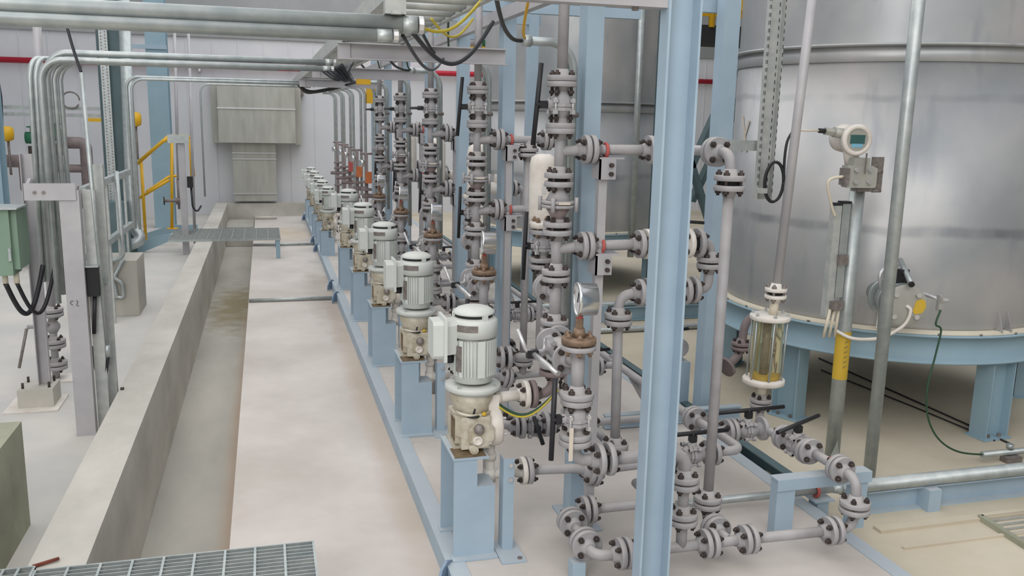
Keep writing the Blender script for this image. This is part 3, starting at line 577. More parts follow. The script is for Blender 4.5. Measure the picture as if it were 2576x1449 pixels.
    # simplified foot run of the farther rows
    spool('low_run_pipe', 'low cross pipe at the foot of the gauge column %s' % at, [[(JX+.01, G, .59), (1.75, G, .59), (1.75, G, .14), (2.35, G, .14), (2.35, G+.4, .30)]], [((JX, G, .59), Wd, False, {'R': .071, 'gap': .022}), ((1.86, G, .14), E_, True), ((1.75, G, .37), U, True)], 'low cross pipes')
for i in range(5): train(i)

# --- nearest row, low pipework in front of everything
G = PY[0]-.55
U = (0, 0, 1); D = (0, 0, -1); E_ = (1, 0, 0); Wd = (-1, 0, 0); N_ = (0, 1, 0); So = (0, -1, 0)
spool('cross_pipe', 'thick grey cross pipe passing behind the foreground post at mid height', [[(1.36, G, .59), (1.725, G, .585), (1.725, G, .465)]], [((1.345, G, .59), Wd, False, {'R': .071, 'gap': .022}), ((1.725, G, .456), D, True)], bend=.085, r=.028)
spool('short_pipe', 'short vertical grey spool right beside the foreground post', [[(1.725, G, .45), (1.728, G, .295)]], [((1.725, G, .456), U, False), ((1.728, G, .287), D, True)])
spool('low_tee', 'low tee right of the foreground post near the deck', [([(1.58, G, .144), (1.855, G, .144)], .024), ([(1.728, G, .28), (1.73, G, .15)], .024)], [((1.728, G, .287), U, False), ((1.865, G, .144), E_, True, {'gap': .012}), ((1.56, G, .146), Wd, False)])
spool('low_tee', 'low tee whose back flange meets the long drop pipe', [([(1.87, G, .144), (2.05, G, .144)], .024), ([(1.966, G, .144), (1.967, 3.39, .144)], .024)], [((1.865, G, .144), Wd, False, {'gap': .012}), ((2.061, G, .142), E_, True, {'gap': .012}), ((1.968, 3.405, .144), N_, False)])
spool('low_pipe', 'straight low grey pipe between the two rightmost low flanges', [[(2.07, G, .142), (2.495, G, .135)]], [((2.061, G, .142), Wd, False, {'gap': .012}), ((2.505, G, .135), E_, True, {'gap': .014})])
spool('corner_elbow', 'grey elbow rising at the lower right corner of the pipework', [[(2.515, G, .135), (2.615, G, .135), (2.617, G, .235)]], [((2.505, G, .135), Wd, False, {'gap': .014}), ((2.617, G, .245), U, True, {'R': .070, 'gap': .010})], bend=.085)
spool('corner_elbow', 'grey elbow on the rightmost stack bending back to the lever valve', [[(2.617, G, .255), (2.617, G, .375), (2.617, 3.39, .378)]], [((2.617, G, .245), D, False, {'R': .070, 'gap': .010}), ((2.617, 3.41, .378), N_, True)], bend=.085)
spool('valve_pipe', 'short grey pipe with red ring clamp behind the rightmost elbow', [[(2.617, 3.42, .378), (2.617, 3.66, .375)]], [((2.617, 3.41, .378), So, False), ((2.617, 3.665, .375), N_, True)])
clamp('red ring clamp on the blue portal stand at right', (2.617, 3.475, .376))
bv = ball_valve('rightmost low ball valve with long black lever pointing right', (2.617, 3.665+HF, .365), N_, U, (1, .42, .06), L=.36)
spool('sight_elbow', 'grey pipe rising to the bottom flange of the sight glass', [[(2.617, 3.665+2*HF+.01, .36), (2.66, 4.15, .31), (2.75, 4.35, .30), (2.752, 4.35, .39)], [(2.62, 4.13, .318), (2.70, 4.24, .305)]], [((2.617, 3.665+2*HF, .362), So, True), ((2.752, 4.35, .398), U, True, {'R': .062})], bend=.06)
ball_valve('low ball valve with long black lever below the sight glass', (2.435+HF, 4.13, .325), E_, U, (1, 0, .02), L=.44)
spool('header_line', 'long grey suction header running away along the skid floor', [[(2.335, 4.40, .32), (2.335, 12.2, .32)]], [((2.335, 4.36, .325), So, True, {'R': .07})], r=.026)
spool('header_line_elbow', 'bend at the near end of the long suction header', [[(2.335, 4.34, .325), (2.335, 4.15, .33)]], [((2.335, 4.36, .325), N_, False, {'R': .07})])
# drain loop at lower left of the post
spool('drain_pipe', 'low drain pipe with flange, left of the foreground post, upper run', [[(1.455, 3.70, .16), (1.80, 3.70, .158), (1.80, 3.95, .158)]], [((1.445, 3.70, .16), Wd, True, {'gap': .012})])
spool('drain_elbow', 'short drain elbow facing the camera left of the foreground post', [[(1.435, 3.70, .16), (1.325, 3.70, .16), (1.325, 3.60, .16)]], [((1.445, 3.70, .16), E_, False, {'gap': .012}), ((1.325, 3.59, .16), So, True, {'gap': .012})], bend=.04)
spool('drain_pipe', 'short drain spool between the two camera-facing flanges', [[(1.325, 3.58, .16), (1.318, 3.40, .155)]], [((1.325, 3.59, .16), N_, False, {'gap': .012}), ((1.318, 3.385, .155), So, True, {'gap': .012, 'R': .07})])
spool('drain_elbow', 'nearest low elbow with camera-facing flange turning right to the post', [[(1.318, 3.375, .155), (1.32, G, .148), (1.435, G, .146)]], [((1.318, 3.385, .155), N_, False, {'gap': .012, 'R': .07}), ((1.455, G, .146), E_, True, {'gap': .012, 'R': .07})], bend=.075)
spool('drain_pipe', 'short flanged piece hidden behind the foreground post near the deck', [[(1.47, G, .146), (1.55, G, .146)]], [((1.455, G, .146), Wd, False, {'gap': .012, 'R': .07}), ((1.56, G, .146), E_, True)])

sag('green and yellow earth cable drooping under the white discharge flange of the nearest pump', (1.0, 3.80, .70), (1.275, 3.74, .74), .085, .008, 'greencable')
sag('thin yellowish cable following the green one under the discharge flange', (1.0, 3.79, .69), (1.285, 3.73, .76), .095, .005, 'yelcable')
# ------------------------------------------------------------------ supports at right
t = thing('portal_stand', 'light blue portal stand carrying the short pipe at lower right', 'support', (2.40, 3.54, 0))
m = MB(); m.prism([(0, 0), (.10, 0), (.10, .008), (.008, .008), (.008, .06), (0, .06)], (2.345, 3.503, 0.003), (1, 0, 0), (0, 1, 0), (0, 0, .296)); m.build('left_leg', 'blue', t)
m = MB(); m.prism([(0, 0), (.08, 0), (.08, .008), (.008, .008), (.008, .06), (0, .06)], (2.78, 3.503, 0.003), (1, 0, 0), (0, 1, 0), (0, 0, .296)); m.build('right_leg', 'blue', t)
m = MB(); m.bx(2.340, 2.872, 3.494, 3.568, .300, .308); m.bx(2.340, 2.872, 3.494, 3.502, .25, .2999); m.build('top_angle', 'blue', t)
t = thing('pipe_stub_stand', 'small blue-grey stub stand with rounded top under the red clamped floor pipe', 'support', (2.62, 3.83, 0))
m = MB(); m.bx(2.79, 2.86, 3.79, 3.87, -.10, .020); m.build('stub', 'blue', t); m = MB(); m.bx(2.765, 2.885, 3.775, 3.885, .020, .029); m.build('top_plate', 'blue', t)
clamp('red ring clamp on the galvanised floor pipe', (2.80, 3.83, .066))
t = thing('short_pipe_support', 'short blue square stub post under the nearest low elbow', 'support', (1.27, 3.36, 0))
MB().bx(1.245, 1.305, 3.34, 3.40, 0.003, .088).build('post', 'blue', t)

# ------------------------------------------------------------------ steel posts of the rack
t = thing('rack_post', 'big light blue channel post in the foreground cutting through the picture', 'post', (1.50, 3.05, 0))
m = MB(); m.prism(Cprof(.132, .072, .009), (1.480, 3.02, 0.004), (1, 0, 0), (0, 1, 0), (0, 0, 3.3)); m.build('channel', 'blue', t)
for i, (x, y) in enumerate(((1.485, 4.0), (1.52, 5.62), (1.50, 6.85), (1.50, 8.28), (1.50, 9.75), (1.5, 11.2), (1.5, 12.6))):
    t = thing('rack_post', 'light blue square rack post behind the risers, %s behind the foreground post' % ORD[i].replace('nearest', 'first'), 'post', (x, y, 0), 'front rack posts')
    m = MB(); m.prism(Cprof(.082, .11, .008), (x, y+.055, 0.004), (1, 0, 0), (0, -1, 0), (0, 0, 3.3)); m.build('channel', 'blue', t)
    MB().bx(x-.09, x+.09, y-.09, y+.09, .001, .011).build('base_plate', 'blue', t)
for i, (x, y) in enumerate(((2.90, 5.30), (2.87, 9.57))):
    t = thing('rear_rack_post', ['light blue post standing between foreground post and big tank', 'slim light blue rear post standing in front of the far tank'][i], 'post', (x, y, -.1), 'rear rack posts')
    m = MB(); m.prism([(-.055, -.055), (.055, -.055), (.055, .055), (-.055, .055)], (x, y, -.1), (1, 0, 0), (0, 1, 0), (0, 0, 3.4)); m.build('box_section', 'blue', t)
    MB().bx(x-.09, x+.09, y-.09, y+.09, -.099, -.089).build('base_plate', 'blue', t)
rt = tag(MB().bar((1.44, 3.0, 2.62), (1.44, 13, 2.62), .05, .07).build('rack_rail', 'greypost'), 'grey longitudinal rail along the tops of the rack posts', 'steel beam')
for i, (y, z, x1) in enumerate(((5.42, 2.75, 2.95), (6.85, 2.85, 2.95), (9.57, 3.05, 2.95), (12.0, 3.08, 2.95))):
    tag(MB().bar((1.45, y, z), (x1, y, z), .06, .10).build('cross_beam', 'blue'), 'light blue cross beam high on the rack, %s from the camera' % ORD[i].replace('nearest', 'first'), 'steel beam', 'high cross beams')
t = thing('tray_bracket', 'grey steel top beam meeting the head of the foreground post', 'bracket', (1.4, 3.06, 2.40))
m = MB(); m.bx(.62, 1.43, 3.03, 3.10, 2.40, 2.408); m.bx(.62, 1.43, 3.03, 3.038, 2.408, 2.47); m.build('beam', 'greypost', t)
MB().cyl((1.30, 3.06, 2.388), (1.30, 3.06, 2.40), .014, n=6, sm=False).build('bolt', 'plate', t)
for i, y in enumerate((5.42, 8.28, 11.2)):
    t = thing('tray_bracket', 'grey channel cantilever carrying the cable tray, %s from the camera' % ORD[i].replace('nearest', 'first'), 'bracket', (1.44, y, 2.36), 'tray cantilevers')
    m = MB(); m.prism(Cprof(.095, .05, .007), (.43, y-.09, 2.362), (0, 0, 1), (0, 1, 0), (1.01, 0, 0)); m.build('channel', 'greypost', t)
    MB().bx(.435, .50, y-.06, y+.05, 2.315, 2.41).build('end_plate', 'greypost', t)
# ------------------------------------------------------------------ cable tray with rungs
t = thing('cable_tray', 'galvanised ladder cable tray running overhead along the pipe rack', 'cable tray', (.62, 6, 2.41))
for x in (.465, .80): m = MB(); m.prism([(-.012, 0), (.012, 0), (.012, .006), (-.006, .006), (-.006, .084), (.012, .084), (.012, .09), (-.012, .09)], (x, 2.45, 2.415), (1 if x < .6 else -1, 0, 0), (0, 0, 1), (0, 12.5, 0)); m.build('side_rail', 'galvtray', t)
for k in range(56): MB().cyl((.465, 2.55+.22*k, 2.435), (.80, 2.55+.22*k, 2.435), .017, n=10).build('rung', 'galvtray', t)

# ------------------------------------------------------------------ conduits and cables of the rack
def coupling(par, p, d, r, mt='galv', L=.03): MB().cyl(Vector(p)-Vector(d)*L/2, Vector(p)+Vector(d)*L/2, r, n=12).build('coupling', mt, par)
for i in range(9):
    y = 3.98+1.63*i; zz = 2.345+.006*i
    t = thing('riser_conduit', 'bent galvanised conduit dropping from the tray beside the %s pump riser' % ORD[i], 'conduit', (1.40, y, 1.2), 'tray drop conduits')
    xo = 0 if i < 5 else -.08
    m = MB(); m.tube([(1.16+xo, y, zz), (1.395+xo, y, zz), (1.405+xo, y, .9 if i < 5 else .0)], .020, 12, .17, 10); m.build('conduit', 'galv', t)
    if i > 3: m = MB(); m.tube([(1.12, y+.8, zz), (1.345, y+.8, zz), (1.35, y+.8, .0)], .020, 12, .17, 10); m.build('second_conduit', 'galv', t)
    coupling(t, (1.165, y, zz), (1, 0, 0), .026, 'galv', .04)
    if i < 5:
        coupling(t, (1.402, y, 2.02), (0, 0, 1), .026, 'plate', .022)
        m = MB(); m.tube([(1.20, y+.06, zz+.008), (1.38, y+.05, zz+.005), (1.40, y+.05, 1.3)], .014, 10, .15, 8); m.build('thin_conduit', 'galv', t)
    if i < 4:
        a = Vector((1.14, y, zz))
        pts = [(.78, y-.95, 2.47), (.86, y-.62, 2.45), (.98, y-.28, 2.38), (1.08, y-.06, zz+.003), tuple(a)]
        tag(MB().tube(pts, .0095, 8, smooth=True, seg=6).build('power_cable', 'blackcable'), 'black cable drooping from the tray into the conduit of the %s pump' % ORD[i], 'cable', 'black drop cables')
        pts = [(.98, y-.75, 2.55), (1.05, y-.40, 2.46), (1.12, y-.10, 2.372), (1.18, y+.04, zz+.01)]
        tag(MB().tube(pts, .0065, 8, smooth=True, seg=6).build('signal_cable', 'yellow' if i == 0 else 'greencable'), ('yellow' if i == 0 else 'dark green')+' cable drooping into the conduit of the %s pump' % ORD[i], 'cable')
sag('thick black cable looping under the tray from the big overhead conduit', (.50, 3.1, 2.28), (.86, 3.4, 2.36), .13, .008, 'blackcable')
sag('yellow-green earth cable looping from the upper overhead conduit end', (.50, 3.1, 2.31), (.80, 3.35, 2.43), .065, .006, 'yelcable')
sag('pale yellow cable hanging in a small loop below the tray rungs', (.62, 3.4, 2.36), (.85, 3.7, 2.40), .07, .005, 'yelcable')
sag('black cable crossing below the second tray cantilever', (.47, 3.12, 2.27), (1.10, 5.55, 2.37), .10, .007, 'blackcable')
t = thing('cable_bundle', 'tangled black cable bundle under the tray at the second pair of overhead conduits', 'cables', (.47, 6.2, 2.28), None)
m = MB()
for k in range(7): m.tube([(.40+.02*k, 6.2, 2.28+.008*k), (.47+.02*k, 6.15+.03*k, 2.23+.01*(k % 3)), (.54+.015*k, 6.3+.05*k, 2.25), (.62, 6.5+.1*k, 2.36)], .012, 8, smooth=True, seg=4)
m.build('cables', 'blackcable', t)
t = thing('cable_bundle', 'grey cables spilling from the farthest overhead conduits into the tray', 'cables', (.50, 11.3, 2.32), None)
m = MB()
for k in range(6): m.tube([(.42, 11.3, 2.34), (.55, 11.2+.2*k, 2.27), (.75, 11.4+.4*k, 2.30), (1.10, 11.0+.7*k, 2.38)], .012, 8, smooth=True, seg=4)
m.build('cables', 'gasket', t)
# overhead conduits running left
def over(label, y, z, r, x0, x1, drop=None, grp=None, mt='galv', rb=.12, end=True):
    t = thing('overhead_conduit', label, 'conduit', (x1, y, z), grp)
    pts = [(x1, y, z), (x0, y, z)]+([(x0, y, drop)] if drop is not None else [])
    MB().tube(pts, r, 16, rb, 8).build('conduit', mt, t)
    if end: coupling(t, (x1+.02, y, z), (1, 0, 0), r*1.06, 'galv', .05); MB().lathe([(r*1.08, 0), (r*1.08, .016), (r*.8, .02)], (x1+.05, y, z), (1, 0, 0), 10, False).build('bushing', 'silver', t)
    return t
over('thick upper overhead conduit crossing the top left corner', 3.1, 2.304, .029, -4.0, .47)
over('lower bright overhead conduit just under the thick one', 3.07, 2.262, .021, -4.0, .38)
m = MB(); m.bar((.44, 3.10, 2.335), (.44, 3.10, 2.55), .07, .05); m.bar((.445, 3.12, 2.42), (.445, 4.2, 2.42), .05, .05); m.bar((.44, 3.05, 2.338), (.44, 3.15, 2.338), .03, .012); tag(m.build('strut_hanger', 'galvtray'), 'pale strut hanger where the near overhead conduits meet the cable tray', 'bracket')
over('upper conduit of the middle overhead pair', 6.25, 2.342, .021, -1.30, .42, 1.2, 'middle overhead conduits')
over('lower front conduit of the middle overhead pair, bending down at left', 6.20, 2.296, .019, -1.325, .40, .75, 'middle overhead conduits')
for k, x in enumerate((-1.30, -1.265, -1.238)):
    over('vertical galvanised conduit of the left stand, %s one in the bend cluster' % ['second', 'third', 'fourth'][k], 6.24+.035*k, 2.292, .016, x, .1, .8, 'left stand conduits', end=False)
for k, x in enumerate((-1.44, -1.405)):
    t = thing('stand_conduit', 'vertical conduit left of the thick pole curving away at its top, %s' % ['outer one', 'inner one'][k], 'conduit', (x, 6.45, .8), 'left stand conduits')
    MB().tube([(x-.02, 6.45, .85), (x, 6.45, 2.31), (x+.10, 7.0, 2.34)], .017, 12, .12, 8).build('conduit', 'galv', t)
over('upper far overhead conduit bending down at the pale blue column', 11.3, 2.375, .018, -1.52, .60, .6, 'far overhead conduits', end=False)
over('lower far overhead conduit hugging the first', 11.25, 2.350, .016, -1.46, .60, .6, 'far overhead conduits', end=False)
over('farthest thin overhead conduit bending down beside the wall duct', 13.9, 2.39, .014, -.875, .70, .75, 'far overhead conduits', end=False)
t = thing('stand_pole', 'thick grey-lilac pole rising through the left stand past the picture top', 'pole', (-1.61, 7.4, .45))
MB().tube([(-1.634, 7.4, .45), (-1.56, 7.4, 3.4)], .030, 16).build('pole', 'greypost', t)
t = thing('valve_string', 'three flanged grey joints with a ball valve hanging below the thick left pole', 'valve', (-1.636, 7.4, .05))
m = MB(); m.tube([(-1.634, 7.4, .45), (-1.638, 7.4, -.09)], .028, 12); m.lathe([(.03, -.05), (.055, -.01), (.055, .01), (.03, .05)], (-1.635, 7.4, .325), n=16); m.cyl((-1.64, 7.37, .34), (-1.79, 7.3, .35), .016); m.build('body', 'pipe', t)
for z in (.44, .19, .015): flange(t, (-1.636, 7.4, z), (0, 0, 1), True, R=.086, T=.028); flange(t, (-1.636, 7.4, z), (0, 0, -1), False, R=.086, T=.028)
m = MB(); m.tube([(-1.795, 7.3, .34), (-1.85, 7.22, .05)], .011, 8); m.build('lever', 'plate', t)
tag(MB().bx(-1.74, -1.46, 7.28, 7.52, -.099, -.092).build('floor_pad', 'white'), 'thin white grout pad on the floor behind the left stand footing', 'pad')
# left goalpost stand
t = thing('conduit_stand', 'grey steel goalpost stand with bolted crossbar carrying the left conduits', 'stand', (-1.3, 6.1, -.1))
m = MB(); m.prism(Cprof(.078, .05, .006), (-1.575, 6.74, .047), (1, 0, 0), (0, 1, 0), (0, 0, 1.64)); m.build('post', 'greypost', t)
m = MB(); m.prism(Cprof(.115, .08, .007), (-1.178, 6.08, -.1), (1, 0, 0), (0, -1, 0), (0, 0, 1.60)); m.build('post', 'greypost', t)
m = MB(); m.bx(-1.118, -1.045, 6.09, 6.14, -.1, 1.495); m.build('side_channel', 'galvtray', t)
m = MB(); m.bx(-1.425, -1.135, 6.0, 6.08, 1.440, 1.447); m.bx(-1.425, -1.135, 5.990, 5.998, 1.440, 1.545); m.bar((-1.42, 6.04, 1.50), (-1.56, 6.74, 1.50), .02, .05); m.build('crossbar', 'greypost', t)
for x in (-1.365, -1.315): MB().cyl((x, 5.990, 1.49), (x, 5.980, 1.49), .010, n=6, sm=False).build('bolt', 'plate', t)
mk = MB(); mk.tube([(-1.195, 5.998, .80), (-1.21, 5.998, .805), (-1.215, 5.998, .785), (-1.20, 5.998, .775)], .0022, 4); mk.tube([(-1.18, 5.998, .805), (-1.17, 5.998, .80), (-1.18, 5.998, .77), (-1.165, 5.998, .77)], .0022, 4)
mk.build('marker_digits', 'ink', t)['label'] = 'faint handwritten mark 62'
t = thing('concrete_footing', 'square concrete footing with four anchor bolts under the left post', 'footing', (-1.61, 6.75, -.1))
m = MB(); m.bx(-1.73, -1.50, 6.64, 6.88, -.1, .045); m.build('block', 'kerb', t)
m = MB(); m.bx(-1.81, -1.46, 6.56, 6.93, -.099, -.088); m.build('grout', 'white', t)
for x in (-1.70, -1.53):
    for y in (6.68, 6.84): MB().cyl((x, y, .045), (x, y, .085), .009, n=8).build('anchor_bolt', 'dark', t)
# green box
t = thing('junction_box', 'green enclosure on the far left with cable glands underneath', 'enclosure', (-1.62, 6.15, 1.0))
MB().bx(-1.80, -1.535, 6.05, 6.25, .965, 1.375).build('box', 'greenbox', t); MB().bx(-1.54, -1.50, 6.08, 6.34, 1.0, 1.37).build('back_plate', 'greenbox', t)
m = MB(); m.bx(-1.80, -1.48, 6.02, 6.30, 1.380, 1.39); m.bx(-1.55, -1.535, 6.03, 6.05, 1.06, 1.14); m.build('hood', 'galv', t)
for x in (-1.61, -1.545): MB().cyl((x, 6.15, .90), (x, 6.15, .968), .017, n=10).build('gland', 'cream', t)
for k, (a, b, r) in enumerate((((-1.61, 6.15, .90), (-1.42, 6.3, .99), .016), ((-1.545, 6.15, .90), (-1.36, 6.35, .98), .013))):
    sag('black flexible hose looping under the green enclosure, %s loop' % ['outer', 'inner'][k], a, b, .26, r, 'black', 'flexible_hose')
sag('short black hose behind the grey goalpost stand', (-1.235, 6.28, .82), (-1.30, 6.4, .70), .10, .014, 'black', 'flexible_hose')
# post B, slim conduit with loop and black box
t = thing('slim_post', 'slim grey steel channel post just behind the goalpost stand', 'post', (-1.03, 6.2, -.1))
m = MB(); m.prism(Cprof(.075, .05, .006), (-1.045, 6.25, -.1), (1, 0, 0), (0, -1, 0), (0, 0, 1.75)); m.build('channel', 'galvtray', t)
for z in (.88, .34): MB().bx(-1.10, -1.02, 6.17, 6.20, z, z+.03).build('strap_clamp', 'galv', t)
t = thing('slim_conduit', 'slim slanted galvanised conduit rising left of the slim post', 'conduit', (-1.05, 6.1, .4))
MB().tube([(-1.075, 6.1, 2.22), (-1.035, 6.1, .42)], .014, 12).build('conduit', 'galv', t); coupling(t, (-1.034, 6.1, .44), (0, 0, 1), .018, 'galv', .08)
sag('black cable rising from the slim conduit out of the picture top', (-1.075, 6.1, 2.22), (-1.16, 6.1, 2.62), .03, .009, 'blackcable')
sag('black hose looping at the foot of the slim conduit', (-1.036, 6.1, .40), (-1.135, 6.12, .47), .20, .014, 'black', 'flexible_hose')
t = thing('local_switch', 'small black switch box on the side of the goalpost stand', 'switch', (-1.00, 5.98, .85))
MB().bx(-1.115, -1.05, 6.03, 6.085, .82, 1.01).build('box', 'gasket', t); MB().bx(-1.122, -1.043, 6.02, 6.088, 1.01, 1.02).build('cap', 'galv', t); MB().tube([(-1.08, 6.06, .82), (-1.10, 6.06, .57)], .012).build('tail', 'black', t)
# near concrete plinth at left edge
m = MB(); m.bx(-2.0, -1.215, 2.2, 4.70, -.1, .455); tag(m.build('concrete_plinth', 'plinth'), 'big concrete plinth cut off by the lower left edge', 'plinth')
# mid plinth with pipes
t = thing('concrete_plinth', 'low concrete plinth with pale bent pipes behind the slim post', 'plinth', (-1.5, 9.8, -.1))
MB().bx(-1.80, -1.30, 9.62, 10.2, -.098, .48).build('block', 'trench', t)
for k in range(2): MB().tube([(-1.52+.10*k, 9.60, .50), (-1.62+.10*k, 9.58, .32), (-1.52+.08*k, 9.58, .26), (-1.50+.06*k, 9.6, .10), (-1.60, 9.6, .13)], .02, 10, .03).build('bent_pipe', 'galv', t)
t = thing('elbow_conduit', 'galvanised conduit bending horizontally above the low plinth', 'conduit', (-1.6, 9.5, .6))
MB().tube([(-1.42, 9.5, 1.4), (-1.40, 9.5, .52), (-1.68, 9.5, .50)], .022, 12, .07).build('conduit', 'galv', t)
# steel rack between
t = thing('low_guardrail', 'galvanised sloping handrail-like frame behind the goalpost stand', 'frame', (-1.5, 8.8, .8))
for z0 in (1.32, .74): MB().bar((-1.50, 8.2, z0), (-1.46, 10.6, z0), .05, .06).build('rail', 'galv', t)
for k in range(5): MB().bx(-1.52+.01*k, -1.50+.01*k, 8.3+.5*k, 8.34+.5*k, -.1, 1.32).build('baluster', 'galvtray', t)
MB().bx(-1.60, -1.50, 7.9, 8.0, -.1, 1.36).build('post', 'greypost', t)
# columns on the left
def hcol(name, label, x, y, wd, h, mt, cat='column', z1=7.3):
    m = MB(); m.prism(Hprof(wd, h, .012, .01), (x, y, -.1), (1, 0, 0), (0, 1, 0), (0, 0, z1)); return tag(m.build(name, mt), label, cat)
hcol('building_column', 'dark teal steel column between the left stand and the yellow railing', -2.05, 13.95, .34, .26, 'bluedark')
t = thing('cable_ladder', 'bright perforated vertical cable tray on the dark teal column', 'cable tray', (-2.13, 13.7, 0))
MB().bx(-2.165, -2.055, 13.70, 13.73, -.1, 4.2).build('tray', 'galv', t)
m = MB()
for k in range(100): m.bx(-2.145, -2.130, 13.694, 13.70, .0+.042*k, .018+.042*k); m.bx(-2.09, -2.075, 13.694, 13.70, .02+.042*k, .038+.042*k)
m.build('slots', 'plate', t)
t = thing('tall_conduit', 'thick tall galvanised conduit right of the dark teal column', 'conduit', (-1.85, 13.6, 0))
MB().tube([(-1.79, 13.6, 4), (-1.86, 13.6, .35), (-1.72, 13.5, .16), (-2.15, 13.4, .02)], .08, 14, .1).build('conduit', 'galv', t)
hcol('building_column', 'pale blue steel column behind the yellow railing', -1.78, 17.2, .34, .34, 'bluecol')
hcol('building_column', 'pale blue steel column at the left picture edge', -3.35, 12.6, .30, .30, 'bluecol')
m = MB(); m.bx(-2.35, -1.60, 17.0, 17.05, 3.05, 3.12); tag(m.build('bracket_arm', 'blue'), 'pale blue bracket arm at the head of the pale blue column', 'bracket')
# stair, yellow railing, step-over bridge
t = thing('yellow_railing', 'yellow tubular handrail of the step-over stair across the trench', 'railing', (-1.5, 14.8, 0))
for pts in ([(-1.845, 14.8, -.02), (-1.845, 14.8, 1.20)], [(-1.45, 14.8, .16), (-1.385, 14.8, 1.55)], [(-1.33, 15.4, .18), (-1.30, 15.4, 1.60)], [(-1.16, 15.4, .9), (-1.16, 15.4, 1.55)]):
    MB().tube(pts, .024, 12).build('post', 'yellow', t)
for pts in ([(-1.90, 14.8, 1.18), (-1.50, 14.8, 1.54), (-1.36, 14.8, 1.57)], [(-1.88, 14.9, 1.22), (-1.48, 15.4, 1.60), (-1.16, 15.4, 1.60), (-1.13, 15.4, .95)]):
    MB().tube(pts, .024, 12, .05).build('top_rail', 'yellow', t)
for pts in ([(-1.92, 14.8, .64), (-1.45, 14.8, .93)], [(-1.80, 14.9, .74), (-1.50, 15.4, .95), (-1.30, 15.4, .95)]):
    MB().tube(pts, .022, 12, .05).build('mid_rail', 'yellow', t)
MB().bx(-1.52, -1.36, 14.74, 14.86, .16, .172).build('base_plate', 'yellow', t); MB().bx(-1.92, -1.77, 14.74, 14.86, -.098, -.085).build('base_plate', 'yellow', t)
t = thing('step_over_stair', 'light blue stringers of the small stair leading to the grating bridge', 'stair', (-1.5, 14.4, -.1))
for y in (14.1, 15.3): m = MB(); m.prism([(-2.05, -.1), (-1.80, -.1), (-1.42, .06), (-1.1, .06), (-1.1, .16), (-1.50, .16), (-2.05, -.02)], (0, y, 0), (1, 0, 0), (0, 0, 1), (0, .03, 0)); m.build('stringer', 'bluecol', t)
def grating(label, x0, x1, y0, y1, z, dx=.11, dy=.03, h=.028, legs=()):
    t = thing('walkway_grating', label, 'grating', ((x0+x1)/2, (y0+y1)/2, z))
    m = MB()
    n = int((y1-y0)/dy)
    for k in range(n+1): yy = y0+(y1-y0)*k/n; m.bx(x0, x1, yy-.0022, yy+.0022, z-h, z)
    m.build('bearing_bars', 'galv', t)
    m = MB(); n = int((x1-x0)/dx)
    for k in range(n+1): xx = x0+(x1-x0)*k/n; m.bx(xx-.005, xx+.005, y0, y1, z-.008, z+.002)
    m.build('cross_bars', 'galv', t)
    m = MB(); m.bx(x0-.005, x0, y0, y1, z-h, z+.001); m.bx(x1, x1+.005, y0, y1, z-h, z+.001); m.bx(x0, x1, y0-.005, y0, z-h, z+.001); m.bx(x0, x1, y1, y1+.005, z-h, z+.001); m.build('frame', 'galv', t)
    for lx, ly, lz in legs: MB().bx(lx-.03, lx+.03, ly-.03, ly+.03, lz, z-h).build('leg', 'bluecol', t)
    return t
grating('galvanised floor grating bridge in the lower left foreground', -.925, .150, 2.35, 3.59, .20, legs=((.11, 3.5, -.1), (.11, 2.5, -.1)))
grating('smaller galvanised grating piece at the lower left corner beside the bridge', -1.21, -.935, 2.5, 3.62, .202, .05, .05)
grating('distant galvanised grating bridge across the trench by the yellow railing', -1.35, .186, 13.2, 14.45, .20, .16, .06, legs=((.15, 13.25, -.1), (.15, 14.4, -.1)))
tag(MB().bar((-.955, 3.67, .178), (-.865, 3.71, .182), .012, .010).build('wood_scrap', 'stick'), 'small red-brown stick lying on the kerb beside the near grating', 'debris')
m = MB(); m.cyl((-1.02+.06, 6.1, .17), (-1.02+.06, 6.1, .185), .012, n=8); tag(m.build('bolt_stub', 'dark'), 'small dark bolt stub on top of the kerb', 'bolt')
# grey post with box behind the bridge
t = thing('switch_post', 'grey upright with top plate beside the yellow railing', 'post', (-1.16, 13.78, -.1))
MB().bx(-1.21, -1.12, 13.74, 13.80, -.1, 1.60).build('post', 'greypost', t); MB().bx(-1.34, -1.05, 13.70, 13.80, 1.54, 1.66).build('top_plate', 'galv', t)
t = thing('local_switch', 'black switch box with hose beside the wall duct', 'switch', (-1.05, 13.7, .98))
MB().bx(-1.10, -1.02, 13.66, 13.74, .90, 1.06).build('box', 'gasket', t); MB().tube([(-1.05, 13.7, .90), (-1.04, 13.7, .6), (-.98, 13.7, .54), (-.93, 13.8, .62)], .014, 8, .05).build('tail', 'black', t)
for x, w_ in ((-1.20, 'left'), (-1.05, 'right')):
    tag(MB().tube([(x, 14.05 if w_ == 'left' else 14.6, 3.2), (x-.05, 14.05 if w_ == 'left' else 14.6, -.05 if w_ == 'right' else 1.0)], .022, 12).build('hanging_conduit', 'greypost'), 'slim grey vertical conduit above the yellow railing, %s one' % w_, 'conduit')
t = thing('hose_tap', 'small rusty tap on the conduit beside the yellow railing', 'tap', (-1.33, 14.0, .6))
m = MB(); m.tube([(-1.26, 14.05, 1.0), (-1.26, 14.05, .55)], .018); m.tube([(-1.45, 14.0, .68), (-1.26, 14.0, .68)], .022); m.cyl((-1.26, 14.05, .62), (-1.26, 14.05, .72), .04); m.build('body', 'rustpipe', t); MB().cyl((-1.46, 14.0, .62), (-1.46, 14.0, .74), .010).build('tap_handle', 'dark', t)

